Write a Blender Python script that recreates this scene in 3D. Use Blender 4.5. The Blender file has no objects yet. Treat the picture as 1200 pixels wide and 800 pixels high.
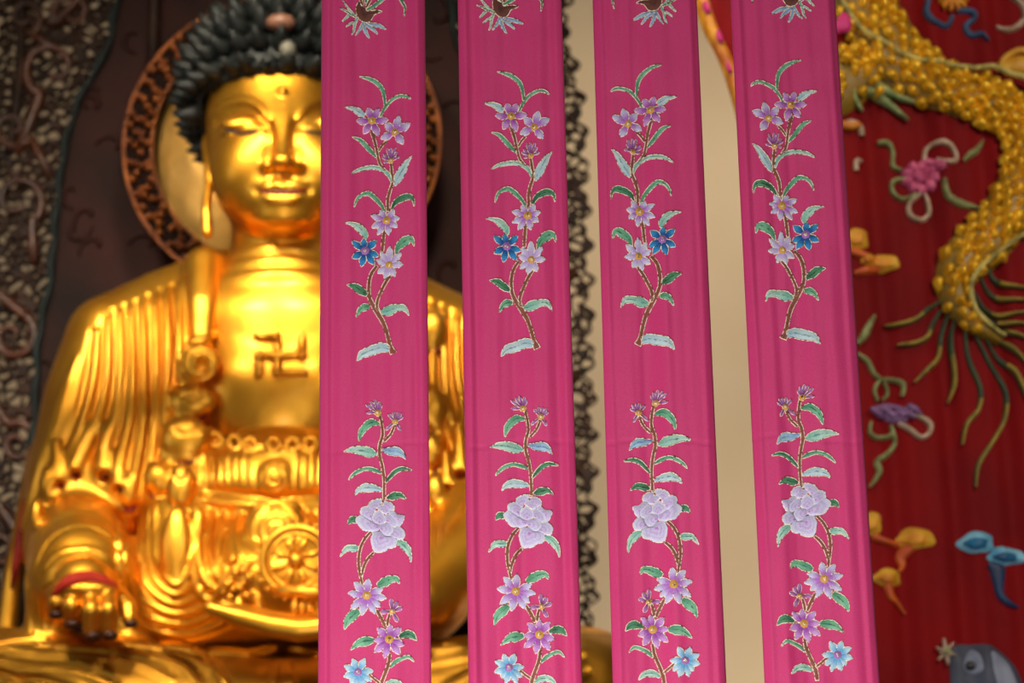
import bpy, bmesh, math, random
import numpy as np
import openvdb
from mathutils import Vector, Matrix, noise

random.seed(7)
SC = bpy.context.scene
COL = SC.collection
PI = math.pi

# ------------------------------------------------------------------ camera
FPX = 2400.0                       # focal length in pixels of a 1200 px wide frame (72 mm)
PITCH, ROLL = math.radians(15.1), math.radians(-1.05)
CAM = Vector((0.0, 0.0, 1.5))
CR = Matrix.Rotation(PI / 2 + PITCH, 3, 'X') @ Matrix.Rotation(ROLL, 3, 'Z')
cam_data = bpy.data.cameras.new('camera')
cam_data.sensor_width = 36
cam_data.lens = 72
cam_data.dof.use_dof = True
cam_data.dof.focus_distance = 2.07
cam_data.dof.aperture_fstop = 7.2
cam_data.clip_start = 0.05
camera = bpy.data.objects.new('camera', cam_data)
camera.matrix_world = Matrix.Translation(CAM) @ CR.to_4x4()
COL.objects.link(camera)
SC.camera = camera


def ray(px, py):
    return CR @ Vector(((px - 600) / FPX, (400 - py) / FPX, -1.0))


def W(px, py, Y):
    d = ray(px, py)
    return CAM + d * (Y / d.y)


def project(p):
    q = CR.transposed() @ (Vector(p) - CAM)
    return (600 + q.x / -q.z * FPX, 400 - q.y / -q.z * FPX)


# ------------------------------------------------------------------ objects
def obj(name, verts, faces, mat, parent=None, smooth=True, uvs=None, kind=None, mats=None, fmat=None):
    me = bpy.data.meshes.new(name)
    me.from_pydata([tuple(v) for v in verts], [], faces)
    for m in (mats or [mat]):
        me.materials.append(m)
    if fmat is not None:
        me.polygons.foreach_set('material_index', fmat)
    if smooth:
        me.polygons.foreach_set('use_smooth', [True] * len(me.polygons))
    if uvs is not None:
        lay = me.uv_layers.new(name='UVMap')
        arr = np.array(uvs, dtype=np.float32)
        li = np.empty(len(me.loops), dtype=np.int32)
        me.loops.foreach_get('vertex_index', li)
        lay.data.foreach_set('uv', arr[li].ravel())
    me.update()
    o = bpy.data.objects.new(name, me)
    COL.objects.link(o)
    if parent:
        o.parent = parent
        o.matrix_parent_inverse = parent.matrix_basis.inverted()
    if kind:
        o['kind'] = kind
    return o


def thing(name, label, cat, loc, group=None):
    o = bpy.data.objects.new(name, None)
    o.empty_display_size = 0.05
    o.location = loc
    COL.objects.link(o)
    o['label'] = label
    o['category'] = cat
    if group:
        o['group'] = group
    return o


class MB:
    """collects vertices, faces and uvs for one mesh"""
    def __init__(s):
        s.v, s.f, s.uv, s.m = [], [], [], []

    def add(s, v, f, uv=None, m=0):
        n = len(s.v)
        s.v += [tuple(a) for a in v]
        s.f += [tuple(i + n for i in q) for q in f]
        s.uv += list(uv) if uv else [(0, 0)] * len(v)
        s.m += [m] * len(f)

    def tube(s, pts, r, sides=6, closed=False, cap=True, flat=1.0, up=Vector((0, -1, 0))):
        pts = [Vector(p) for p in pts]
        n = len(pts)
        if not hasattr(r, '__len__'):
            r = [r] * n
        vs, uv, L = [], [], 0.0
        for i, p in enumerate(pts):
            a = pts[(i - 1) % n] if (closed or i) else pts[i]
            b = pts[(i + 1) % n] if (closed or i < n - 1) else pts[i]
            t = (b - a)
            t = t.normalized() if t.length > 1e-9 else Vector((0, 0, 1))
            side = t.cross(up)
            side = side.normalized() if side.length > 1e-6 else t.orthogonal().normalized()
            nn = side.cross(t).normalized()
            if i:
                L += (p - pts[i - 1]).length
            for k in range(sides):
                th = 2 * PI * k / sides
                vs.append(p + side * (math.cos(th) * r[i]) + nn * (math.sin(th) * r[i] * flat))
                uv.append((k / sides, L * 100))
        fs = []
        m = n if closed else n - 1
        for i in range(m):
            for k in range(sides):
                a, b = i * sides + k, i * sides + (k + 1) % sides
                c, d = ((i + 1) % n) * sides + (k + 1) % sides, ((i + 1) % n) * sides + k
                fs.append((a, b, c, d))
        if cap and not closed:
            fs.append(tuple(range(sides))[::-1])
            fs.append(tuple(range((n - 1) * sides, n * sides)))
        s.add(vs, fs, uv)

    def ball(s, c, rx, ry=None, rz=None, nu=12, nv=8):
        ry = rx if ry is None else ry
        rz = rx if rz is None else rz
        c = Vector(c)
        vs = [c + Vector((0, 0, rz))]
        for i in range(1, nv):
            ph = PI * i / nv
            for j in range(nu):
                th = 2 * PI * j / nu
                vs.append(c + Vector((rx * math.sin(ph) * math.cos(th), ry * math.sin(ph) * math.sin(th), rz * math.cos(ph))))
        vs.append(c - Vector((0, 0, rz)))
        fs = [(0, 1 + j, 1 + (j + 1) % nu) for j in range(nu)]
        for i in range(nv - 2):
            for j in range(nu):
                a = 1 + i * nu
                fs.append((a + j, a + nu + j, a + nu + (j + 1) % nu, a + (j + 1) % nu))
        e = len(vs) - 1
        a = 1 + (nv - 2) * nu
        fs += [(e, a + (j + 1) % nu, a + j) for j in range(nu)]
        s.add(vs, fs)

    def box(s, lo, hi):
        x0, y0, z0 = lo
        x1, y1, z1 = hi
        v = [(x0, y0, z0), (x1, y0, z0), (x1, y1, z0), (x0, y1, z0), (x0, y0, z1), (x1, y0, z1), (x1, y1, z1), (x0, y1, z1)]
        s.add(v, [(0, 3, 2, 1), (4, 5, 6, 7), (0, 1, 5, 4), (1, 2, 6, 5), (2, 3, 7, 6), (3, 0, 4, 7)])

    def build(s, name, mat, parent=None, **k):
        return obj(name, s.v, s.f, mat, parent, uvs=s.uv, **k)


def spline(pts, n=6, closed=False):
    """Catmull-Rom through tuples of any length"""
    P = [np.array(p, float) for p in pts]
    N = len(P)
    out = []
    rng = range(N) if closed else range(N - 1)
    for i in rng:
        if closed:
            p0, p1, p2, p3 = P[(i - 1) % N], P[i], P[(i + 1) % N], P[(i + 2) % N]
        else:
            p0, p1, p2, p3 = P[max(i - 1, 0)], P[i], P[i + 1], P[min(i + 2, N - 1)]
        for j in range(n):
            t = j / n
            out.append(0.5 * ((2 * p1) + (-p0 + p2) * t + (2 * p0 - 5 * p1 + 4 * p2 - p3) * t * t + (-p0 + 3 * p1 - 3 * p2 + p3) * t ** 3))
    if not closed:
        out.append(P[-1])
    return out


# ------------------------------------------------------------------ materials
def lin(c):
    return tuple(((x / 255) / 12.92 if x / 255 <= 0.04045 else (((x / 255) + 0.055) / 1.055) ** 2.4) for x in c) + (1.0,)


def mat(name, base, rough=0.5, metal=0.0, **k):
    m = bpy.data.materials.new(name)
    m.use_nodes = True
    b = m.node_tree.nodes['Principled BSDF']
    b.inputs['Base Color'].default_value = lin(base)
    b.inputs['Roughness'].default_value = rough
    b.inputs['Metallic'].default_value = metal
    for a, v in k.items():
        b.inputs[a.replace('_', ' ')].default_value = v
    return m


def N(m, typ, **k):
    n = m.node_tree.nodes.new(typ)
    for a, v in k.items():
        if a in ('operation', 'blend_type', 'data_type', 'wave_type', 'feature', 'bands_direction', 'wave_profile', 'noise_dimensions', 'distance'):
            setattr(n, a, v)
        else:
            n.inputs[a].default_value = v
    return n


def LK(m, a, b):
    m.node_tree.links.new(a, b)


def ramp(m, fac, stops, interp='LINEAR'):
    r = m.node_tree.nodes.new('ShaderNodeValToRGB')
    r.color_ramp.interpolation = interp
    e = r.color_ramp.elements
    while len(e) < len(stops):
        e.new(0.5)
    for x, (p, c) in zip(e, stops):
        x.position = p
        x.color = c if len(c) == 4 else lin(c)
    if fac is not None:
        LK(m, fac, r.inputs['Fac'])
    return r


def BS(m):
    return m.node_tree.nodes['Principled BSDF']


def coords(m, kind='Object', scale=(1, 1, 1)):
    t = m.node_tree.nodes.new('ShaderNodeTexCoord')
    mp = m.node_tree.nodes.new('ShaderNodeMapping')
    mp.inputs['Scale'].default_value = scale
    LK(m, t.outputs[kind], mp.inputs['Vector'])
    return mp.outputs['Vector']


def noise_mat(name, c1, c2, scale, rough=0.5, metal=0.0, bump=0.0, bscale=None, stretch=(1, 1, 1), lo=0.35, hi=0.65, bdist=0.01, **k):
    m = mat(name, c1, rough, metal, **k)
    v = coords(m, 'Object', stretch)
    n = N(m, 'ShaderNodeTexNoise', Scale=scale, Detail=5.0)
    LK(m, v, n.inputs['Vector'])
    r = ramp(m, n.outputs['Fac'], [(lo, c1), (hi, c2)])
    LK(m, r.outputs['Color'], BS(m).inputs['Base Color'])
    if bump:
        n2 = N(m, 'ShaderNodeTexNoise', Scale=bscale or scale * 4, Detail=4.0)
        LK(m, v, n2.inputs['Vector'])
        bp = N(m, 'ShaderNodeBump', Strength=bump, Distance=bdist)
        LK(m, n2.outputs['Fac'], bp.inputs['Height'])
        LK(m, bp.outputs['Normal'], BS(m).inputs['Normal'])
    return m


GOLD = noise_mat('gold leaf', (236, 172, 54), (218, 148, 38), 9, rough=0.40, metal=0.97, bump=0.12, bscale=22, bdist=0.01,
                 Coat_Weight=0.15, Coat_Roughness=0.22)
GOLD_DARK = noise_mat('darker gold leaf', (172, 122, 38), (146, 98, 30), 9, rough=0.42, metal=1.0, bump=0.2, bscale=22)
GOLD_DISC = noise_mat('halo gold', (190, 150, 84), (150, 104, 40), 3, rough=0.38, metal=1.0, bump=0.3, bscale=5, bdist=0.03)
TARNISH = noise_mat('tarnished gold', (74, 36, 14), (44, 18, 8), 20, rough=0.5, metal=0.4)
HAIR = noise_mat('blue black lacquer', (15, 19, 19), (28, 31, 29), 12, rough=0.5, Specular_IOR_Level=.35)
LINE = mat('eye slit shade', (26, 10, 4), 0.6)  # shadow inside the eye slits, put into a dark colour
LIPS = mat('lip paint', (96, 16, 8), 0.45)
LINING = noise_mat('red lacquer lining', (132, 30, 18), (92, 18, 12), 14, rough=0.6, Specular_IOR_Level=.2)
CUFF = mat('red painted cuff', (150, 34, 18), 0.7, Specular_IOR_Level=.2)
JEWEL = mat('pale coral jewel', (128, 88, 70), 0.4)
JEWEL2 = mat('grey jade jewel', (112, 108, 96), 0.4)
WOOD = noise_mat('carved dark wood', (50, 26, 14), (26, 13, 8), 11, rough=0.5, Specular_IOR_Level=.2, bump=0.4, bscale=60)
WOOD_R = noise_mat('reddish carved scrollwork', (78, 38, 17), (42, 20, 10), 9, rough=0.42, bump=0.3, bscale=50)
PANEL = noise_mat('lacquered panel', (54, 22, 16), (28, 11, 9), 3.5, rough=0.7, Specular_IOR_Level=.2, bump=0.3, bscale=12)
TEAL = noise_mat('worn teal paint', (28, 38, 38), (18, 24, 24), 14, rough=0.55, Specular_IOR_Level=.2)
RINGC = noise_mat('carved ring gilt', (148, 80, 26), (88, 40, 12), 16, rough=0.42, metal=0.5, bump=0.4, bscale=60)
RINGD = mat('carved ring ground', (24, 10, 6), 0.8, Specular_IOR_Level=.1)
PLASTER = noise_mat('beige plaster', (212, 190, 158), (203, 179, 145), 1.2, rough=0.85, bump=0.1, bscale=30)
FLOORM = noise_mat('stone floor', (120, 112, 100), (96, 88, 80), 3, rough=0.6)
STONE = noise_mat('altar stone', (120, 60, 40), (90, 44, 30), 3, rough=0.6)


# ------------------------------------------------------------------ volumes (carved shapes)
class Vol:
    def __init__(s, lo, hi, h):
        s.lo = np.array(lo, np.float32)
        s.h = h
        s.n = tuple(int(math.ceil((b - a) / h)) for a, b in zip(lo, hi))
        s.a = np.full(s.n, 0.2, np.float32)
        s.ref = None

    def freeze(s):
        s.ref = s.a.copy()

    def region(s, lo, hi):
        i0 = [max(0, int((a - o) / s.h)) for a, o in zip(lo, s.lo)]
        i1 = [min(n, int((b - o) / s.h) + 2) for b, o, n in zip(hi, s.lo, s.n)]
        if any(b <= a for a, b in zip(i0, i1)):
            return None
        sl = tuple(slice(a, b) for a, b in zip(i0, i1))
        ax = [(s.lo[k] + s.h * np.arange(i0[k], i1[k])).astype(np.float32) for k in range(3)]
        X, Y, Z = ax[0][:, None, None], ax[1][None, :, None], ax[2][None, None, :]
        return sl, X, Y, Z

    def op(s, fn, lo, hi, mode='+', k=0.0):
        pad = k + 3 * s.h
        r = s.region([a - pad for a in lo], [b + pad for b in hi])
        if r is None:
            return
        sl, X, Y, Z = r
        d = fn(X, Y, Z)
        a = s.a[sl]
        if mode == '-':
            a2, d = -a, d
            if k:
                hh = np.clip(0.5 + 0.5 * (a2 - d) / k, 0, 1)
                m = a2 * (1 - hh) + d * hh - k * hh * (1 - hh)
            else:
                m = np.minimum(a2, d)
            s.a[sl] = -m
        else:
            if k:
                hh = np.clip(0.5 + 0.5 * (a - d) / k, 0, 1)
                s.a[sl] = a * (1 - hh) + d * hh - k * hh * (1 - hh)
            else:
                s.a[sl] = np.minimum(a, d)

    def ell(s, c, r, mode='+', k=0.0, tilt=0.0, roll=0.0):
        c = np.array(c, np.float32)
        ct, st = math.cos(tilt), math.sin(tilt)
        cr, sr = math.cos(roll), math.sin(roll)
        m = max(r)

        def fn(X, Y, Z):
            x, y, z = X - c[0], Y - c[1], Z - c[2]
            y, z = ct * y + st * z, -st * y + ct * z
            x, z = cr * x + sr * z, -sr * x + cr * z
            k0 = np.sqrt((x / r[0]) ** 2 + (y / r[1]) ** 2 + (z / r[2]) ** 2)
            k1 = np.sqrt((x / r[0] ** 2) ** 2 + (y / r[1] ** 2) ** 2 + (z / r[2] ** 2) ** 2) + 1e-6
            return k0 * (k0 - 1) / k1
        s.op(fn, c - m, c + m, mode, k)

    def cap(s, a, b, ra, rb, mode='+', k=0.0):
        a, b = np.array(a, np.float32), np.array(b, np.float32)
        ab = b - a
        L = float(ab @ ab) + 1e-12
        m = max(ra, rb)

        def fn(X, Y, Z):
            t = np.clip(((X - a[0]) * ab[0] + (Y - a[1]) * ab[1] + (Z - a[2]) * ab[2]) / L, 0, 1)
            return np.sqrt((X - a[0] - t * ab[0]) ** 2 + (Y - a[1] - t * ab[1]) ** 2 + (Z - a[2] - t * ab[2]) ** 2) - (ra + (rb - ra) * t)
        s.op(fn, np.minimum(a, b) - m, np.maximum(a, b) + m, mode, k)

    def chain(s, pts, mode='+', k=0.0):
        """pts: (Vector, radius); one smooth operation for the whole chain"""
        P = np.array([tuple(p) for p, _ in pts], np.float32)
        Rr = [r for _, r in pts]
        m = max(Rr)

        def fn(X, Y, Z):
            out = None
            for i in range(len(P) - 1):
                a, ab = P[i], P[i + 1] - P[i]
                L = float(ab @ ab) + 1e-12
                t = np.clip(((X - a[0]) * ab[0] + (Y - a[1]) * ab[1] + (Z - a[2]) * ab[2]) / L, 0, 1)
                d = np.sqrt((X - a[0] - t * ab[0]) ** 2 + (Y - a[1] - t * ab[1]) ** 2 + (Z - a[2] - t * ab[2]) ** 2) - (Rr[i] + (Rr[i + 1] - Rr[i]) * t)
                out = d if out is None else np.minimum(out, d)
            return out
        s.op(fn, P.min(0) - m, P.max(0) + m, mode, k)

    def hits(s, px, py, y0, y1):
        px, py = np.array(px, float), np.array(py, float)
        R = np.array(CR)
        d = np.stack([(px - 600) / FPX, (400 - py) / FPX, -np.ones_like(px)], 1) @ R.T
        d = d / d[:, 1:2]
        ys = np.arange(y0, y1, s.h * 0.4)
        P = np.array(CAM)[None, None] + d[:, None] * ys[None, :, None]
        I = np.rint((P - s.lo) / s.h).astype(int)
        ok = np.all((I >= 0) & (I < np.array(s.n)), axis=2)
        I = np.clip(I, 0, np.array(s.n) - 1)
        v = (s.ref if s.ref is not None else s.a)[I[..., 0], I[..., 1], I[..., 2]]
        ins = ok & (v < 0)
        first = ins.argmax(1)
        return [P[i, first[i]] if ins[i].any() else None for i in range(len(px))]

    def mesh(s, iso=0.0):
        g = openvdb.FloatGrid(background=0.2)
        a = s.a.copy()
        for sl in ((0,), (-1,)):
            a[sl[0], :, :] = 0.2
            a[:, sl[0], :] = 0.2
            a[:, :, sl[0]] = 0.2
        g.copyFromArray(np.clip(a, -6 * s.h, 6 * s.h).astype(np.float32))
        p, q = g.convertToQuads(isovalue=iso)
        p = np.asarray(p) * s.h + s.lo
        q = np.asarray(q).astype(int)
        # orientation test by signed volume
        a0, b0, c0, d0 = (p[q[:, i]] for i in range(4))
        vol = np.einsum('ij,ij->i', a0, np.cross(b0, c0)).sum() + np.einsum('ij,ij->i', a0, np.cross(c0, d0)).sum()
        if vol < 0:
            q = q[:, ::-1]
        return p, q


def np_obj(name, p, q, material, parent=None, kind=None):
    me = bpy.data.meshes.new(name)
    me.vertices.add(len(p))
    me.vertices.foreach_set('co', np.asarray(p, np.float32).ravel())
    me.loops.add(q.size)
    me.loops.foreach_set('vertex_index', q.ravel().astype(np.int32))
    me.polygons.add(len(q))
    me.polygons.foreach_set('loop_start', np.arange(0, q.size, 4, dtype=np.int32))
    me.polygons.foreach_set('use_smooth', np.ones(len(q), bool))
    me.materials.append(material)
    me.update(calc_edges=True)
    me.validate()
    o = bpy.data.objects.new(name, me)
    COL.objects.link(o)
    if parent:
        o.parent = parent
        o.matrix_parent_inverse = parent.matrix_basis.inverted()
    if kind:
        o['kind'] = kind
    return o
# ================================================================== the seated gilded statue
MX = lambda x: 662 - x
PXM = 0.00208                      # metres per photo pixel near the statue
statue = thing('seated_statue', 'large gilded seated Buddha statue with spiked blue-black hair, behind the pink hangings', 'statue', W(331, 900, 4.9))


def fp(vol, pts, y0=4.2, y1=5.3):
    """photo points (x, y) -> carved surface points"""
    pts = spline(pts, 5) if len(pts) > 2 else [np.array(p, float) for p in pts]
    h = vol.hits([p[0] for p in pts], [p[1] for p in pts], y0, y1)
    out = [(q, p) for q, p in zip(h, pts) if q is not None]
    for _ in range(2):             # ease the voxel stepping of the depths
        ys = [q[1] for q, _ in out]
        new = []
        for i, (q, p) in enumerate(out):
            if 0 < i < len(out) - 1 and abs(ys[i - 1] - ys[i + 1]) < .05:
                y = (ys[i - 1] + ys[i] * 2 + ys[i + 1]) / 4
                q = np.array(W(p[0], p[1], y))
            new.append((q, p))
        out = new
    return out


def ridge(vol, pts, r, sink=0.5, k=0.004, mode='+', taper=True, both=False):
    """r in photo px; sink = how far the centre lies under the surface (fraction of r)"""
    for mir in ((False, True) if both else (False,)):
        P = [(MX(p[0]), p[1]) for p in pts] if mir else pts
        S = fp(vol, P)
        if len(S) < 2:
            continue
        ch = []
        n = len(S)
        for i, (q, p) in enumerate(S):
            t = i / (n - 1)
            rr = r * PXM * (min(1, 0.35 + 4 * min(t, 1 - t)) if taper else 1)
            d = Vector(q) - CAM
            d.normalize()
            ch.append((Vector(q) + d * (rr * sink), rr))
        run = [ch[0]]
        for p, q in zip(ch[:-1], ch[1:]):
            if (p[0] - q[0]).length < 0.08:
                run.append(q)
            else:
                if len(run) > 1:
                    vol.chain(run, mode, k)
                run = [q]
        if len(run) > 1:
            vol.chain(run, mode, k)


def groove(vol, pts, r, both=False, k=0.004, sink=-0.1):
    ridge(vol, pts, r, sink=sink, k=k, mode='-', both=both)


# ---------------- body: head, neck, chest, arms, hands (one continuous surface)
lo, hi = W(-10, 800, 4.3), W(680, -30, 5.3)
body = Vol((W(0, 400, 5).x - 0.1, 4.25, 1.95), (W(331, 400, 5).x + 0.62, 5.28, 3.72), 0.004)
B = body
TILT = math.radians(10)
B.ell(W(331, 148, 5.02), (.198, .215, .27), k=0, tilt=TILT)
B.ell(W(331, 190, 4.965), (.186, .195, .215), k=.03)
for sgn in (-1, 1):
    B.ell(W(331 + sgn * 44, 205, 4.87), (.07, .075, .08), k=.06)
B.ell(W(331, 245, 4.875), (.08, .08, .06), k=.06)
# neck with three rings
B.cap(W(331, 250, 5.05), W(331, 400, 5.05), .128, .15, k=.02)
for y, r, R in ((315, .018, .128), (330, .017, .138), (346, .013, .148)):
    c = W(331, y, 5.05)
    def tor(X, Y, Z, c=c, r=r, R=R):
        return np.sqrt((np.sqrt((X - c.x) ** 2 + (Y - c.y) ** 2) - R) ** 2 + (Z - c.z + 0.06 * (Y - c.y)) ** 2) - r
    B.op(tor, (c.x - R - r, c.y - R - r, c.z - r - .03), (c.x + R + r, c.y + R + r, c.z + r + .03), k=.012)
# chest
B.ell(W(331, 400, 5.11), (.34, .24, .22), k=.04)
B.ell(W(331, 480, 5.10), (.30, .25, .26), k=.05)
for sgn in (-1, 1):
    B.ell(W(331 + sgn * 45, 455, 4.985), (.115, .115, .11), k=.05)
B.ell(W(331, 600, 5.10), (.28, .22, .25), k=.05)
# face details
B.cap(W(331, 120, 4.83), W(331, 180, 4.757), .014, .021, k=.03)
B.ell(W(331, 189, 4.748), (.028, .026, .021), k=.014)
for sgn in (-1, 1):
    B.ell(W(331 - sgn * 17, 196, 4.778), (.019, .026, .015), k=.014)
B.freeze()
S = B.hits([331], [222], 4.2, 5.3)[0]
B.ell(Vector(S) + Vector((0, .036, 0)), (.060, .042, .034), k=.045)
for sgn in (-1, 1):
    x = lambda a: 331 + sgn * (331 - a)
    # eye socket hollow, lids
    groove(B, [(x(252), 143), (x(268), 131), (x(285), 128), (x(300), 133), (x(311), 147)], 6, k=.02, sink=-0.5)
    S = B.hits([x(282)], [145], 4.2, 5.3)[0]
    B.ell(Vector(S) + Vector((0, .016, 0)), (.056, .030, .026), k=.010, roll=-sgn * .08)
    groove(B, [(x(310), 136), (x(315), 150), (x(317), 168), (x(312), 186)], 4, k=.018, sink=-.3)
    ridge(B, [(x(246), 137), (x(262), 123), (x(284), 117), (x(302), 124), (x(314), 140)], 2.6, sink=.5, k=.014)
B.freeze()
for sgn in (-1, 1):
    x = lambda a: 331 + sgn * (331 - a)
    groove(B, [(x(256), 149), (x(268), 153), (x(283), 156), (x(298), 154), (x(309), 150)], 2.8, k=.004, sink=0)
    groove(B, [(x(316), 205), (x(323), 206)], 2.4, k=.006)
    S = B.hits([x(300)], [223], 4.2, 5.3)[0]
    B.ell(Vector(S) - Vector((0, .012, 0)), (.012, .016, .011), '-', k=.014)
    # ear and long lobe
    e = [(W(x(249), 140, 5.04), .016), (W(x(245), 170, 5.05), .020), (W(x(245), 212, 5.02), .012), (W(x(242), 246, 4.995), .013), (W(x(243), 272, 4.99), .016)]
    B.chain(e, k=.01)
ridge(B, [(303, 221), (313, 218), (324, 216), (331, 218), (338, 216), (349, 218), (359, 221)], 3.8, sink=.35, k=.008)
ridge(B, [(311, 230), (321, 234), (331, 235), (341, 234), (351, 230)], 4.4, sink=.35, k=.010)
groove(B, [(302, 223), (315, 225), (331, 225.5), (347, 225), (360, 223)], 2.2, k=.004)
S = B.hits([331], [252], 4.2, 5.3)[0]
B.ell(Vector(S) + Vector((0, .026, 0)), (.056, .036, .027), k=.03)
S = B.hits([331], [108], 4.2, 5.3)[0]
B.ell(Vector(S), (.012, .012, .012), k=.003)
B.ref = None
# the emblem on the chest: raised panel and raised bars
for bar in ([(325, 394), (325, 438)], [(303, 395), (325, 395)], [(325, 437), (357, 437)], [(303, 417), (355, 417)], [(304, 417), (304, 440)], [(354, 395), (354, 417)]):
    P = fp(B, [bar[0], ((bar[0][0] + bar[1][0]) / 2, (bar[0][1] + bar[1][1]) / 2), bar[1]])
    for (a, _), (b, _) in zip(P[:-1], P[1:]):
        B.cap(Vector(a) - Vector((0, .006, 0)), Vector(b) - Vector((0, .006, 0)), .0092, .0092, k=.002)
# resting hand of the left edge: palm down on the knee, fingers hanging
Hh = 4.435
B.cap(W(90, 640, 4.85), W(98, 688, 4.56), .075, .07, k=.02)
B.ell(W(100, 694, 4.50), (.088, .075, .030), k=.02)
for (x0, y0, x1, y1, r, dy) in ((68, 698, 64, 714, .0165, .03), (84, 697, 83, 724, .0185, .012), (106, 695, 107, 738, .0195, 0), (127, 695, 127, 737, .0185, .004)):
    B.chain([(W(x0, y0 - 4, Hh + .04), r * 1.05), (W((x0 + x1) / 2, (y0 + y1) / 2 - 2, Hh + dy - .006), r * 1.05), (W(x1, y1, Hh + .02 + dy), r * .92)], k=.004)
B.chain([(W(138, 698, 4.53), .024), (W(150, 712, 4.50), .020), (W(151, 724, 4.49), .017)], k=.006)
# hand in the lap, palm up: arm sweeping in from the right, long fingers reaching left
B.chain([(W(600, 560, 4.95), .11), (W(560, 640, 4.75), .10), (W(490, 700, 4.56), .065), (W(430, 722, 4.47), .05), (W(385, 728, 4.44), .045)], k=.02)
for (dy, dz, xe, ye) in ((0, 0, 246, 712), (.045, 4, 262, 708), (.085, 2, 280, 704)):
    B.chain([(W(400, 733 - dz, 4.40 + dy), .026), (W(350, 738 - dz, 4.395 + dy), .026), (W(315, 732 - dz, 4.395 + dy), .0235), (W(278, 722 - dz, 4.395 + dy), .021), (W(xe, ye, 4.40 + dy), .013)], k=.006)
B.chain([(W(412, 712, 4.43), .03), (W(400, 695, 4.41), .025), (W(382, 682, 4.40), .019)], k=.008)
# upright fingertip beside the wheel
B.chain([(W(306, 722, 4.47), .014), (W(302, 702, 4.46), .0125), (W(301, 696, 4.46), .011)], k=.004)

bp, bq = body.mesh()

# ---------------- robe
robe = Vol((W(-60, 400, 5).x - 0.35, 4.22, 1.55), (W(331, 400, 5).x + 1.22, 5.42, 3.2), 0.0045)
R = robe
for m in (lambda x: x, MX):
    R.chain([(W(m(255), 338, 5.09), .10), (W(m(190), 362, 5.07), .098), (W(m(133), 400, 5.05), .122), (W(m(110), 470, 5.03), .125), (W(m(97), 560, 5.0), .135), (W(m(92), 640, 4.98), .135)], k=.05)
    R.chain([(W(m(200), 400, 5.04), .14), (W(m(185), 480, 5.0), .145), (W(m(170), 560, 4.97), .13)], k=.06)
    R.chain([(W(m(225), 420, 4.99), .10), (W(m(222), 520, 4.93), .095), (W(m(213), 640, 4.86), .10), (W(m(208), 700, 4.78), .085)], k=.05)
    # upper lapel slab
    R.chain([(W(m(240), 312, 4.985), .052), (W(m(238), 360, 4.92), .052), (W(m(236), 430, 4.885), .05)], k=.03)
    # thigh and knee
    R.chain([(W(m(-15), 838, 4.78), .205), (W(m(120), 850, 4.70), .20), (W(m(331), 880, 4.62), .19)], k=.05)
    # hanging flare of the sleeve outside the arm
    R.chain([(W(m(48), 540, 5.03), .03), (W(m(30), 610, 5.03), .026), (W(m(16), 670, 5.05), .022), (W(m(8), 750, 5.05), .03)], k=.05)
R.ell(W(331, 480, 5.14), (.36, .2, .46), k=.05)
R.ell(W(331, 700, 4.92), (.46, .26, .20), k=.06)
# waist drapery over the belly
R.ell(W(331, 590, 5.02), (.245, .265, .205), k=.02)
R.ell(W(331, 690, 4.84), (.26, .23, .15), k=.05)
# forearm sleeve at the left knee
R.chain([(W(92, 628, 4.93), .11), (W(93, 660, 4.74), .122), (W(96, 672, 4.66), .118)], k=.03)
R.chain([(W(62, 690, 4.68), .062), (W(52, 745, 4.70), .045)], k=.03)
R.chain([(W(138, 690, 4.70), .05), (W(150, 745, 4.72), .05)], k=.03)
c = W(100, 700, 4.50)
R.ell(c, (.088, .11, .044), '-', k=.006)
# right forearm sleeve (smooth, seen between the first two hangings)
R.chain([(W(565, 600, 4.95), .15), (W(530, 655, 4.76), .115), (W(500, 690, 4.62), .09)], k=.04)

# chest opening
def opening(X, Y, Z):
    cx = W(331, 400, 5).x
    zt, zb = W(331, 292, 5).z, W(331, 512, 5).z
    t = np.clip((zt - Z) / (zt - zb), 0, 1)
    wdt = .138 + .05 * t ** 1.5
    return np.maximum(np.maximum(np.abs(X - cx) - wdt, Y - 5.04 + 0 * X), np.maximum(zb - Z + .6 * 0, Z - zt - .3))
R.op(opening, (W(331, 400, 5).x - .2, 4.4, 2.5), (W(331, 400, 5).x + .2, 5.05, 3.1), '-', k=.012)

R.freeze()
# sleeve folds
folds = [
    [(108, 388), (101, 440), (88, 490), (68, 532)],
    [(121, 374), (118, 440), (106, 485), (84, 545)],
    [(134, 364), (133, 430), (124, 485), (103, 540)],
    [(147, 357), (148, 430), (142, 490), (124, 545)],
    [(160, 352), (162, 430), (160, 490), (146, 560)],
    [(174, 345), (176, 430), (174, 500), (164, 575)],
    [(188, 338), (190, 420), (187, 490), (182, 550)],
    [(202, 334), (204, 400), (201, 450), (198, 500)],
    [(215, 326), (216, 380), (216, 420)],
]
for i, f in enumerate(folds):
    groove(R, f, 4.8 + (i % 3) * .9, both=True, k=.010, sink=-.0)
for i, (a, b) in enumerate(zip(folds[:-1], folds[1:])):
    mid = [((p[0] + q[0]) / 2, (p[1] + q[1]) / 2 + 6) for p, q in zip(a, b)]
    ridge(R, mid, 4.6, sink=.35, k=.010, both=True)
ridge(R, [(90, 420), (76, 470), (56, 530), (36, 590)], 5, both=True, k=.014)
ridge(R, [(78, 440), (60, 500), (40, 570), (22, 640)], 4, both=True, k=.014)
# lapel edge and collar line
ridge(R, [(260, 300), (261, 350), (262, 400), (254, 440), (247, 480), (243, 530)], 4, both=True, sink=.3)
groove(R, [(219, 320), (221, 370), (224, 400), (240, 404), (252, 396)], 2.4, both=True, k=.006)
R.freeze()
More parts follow.
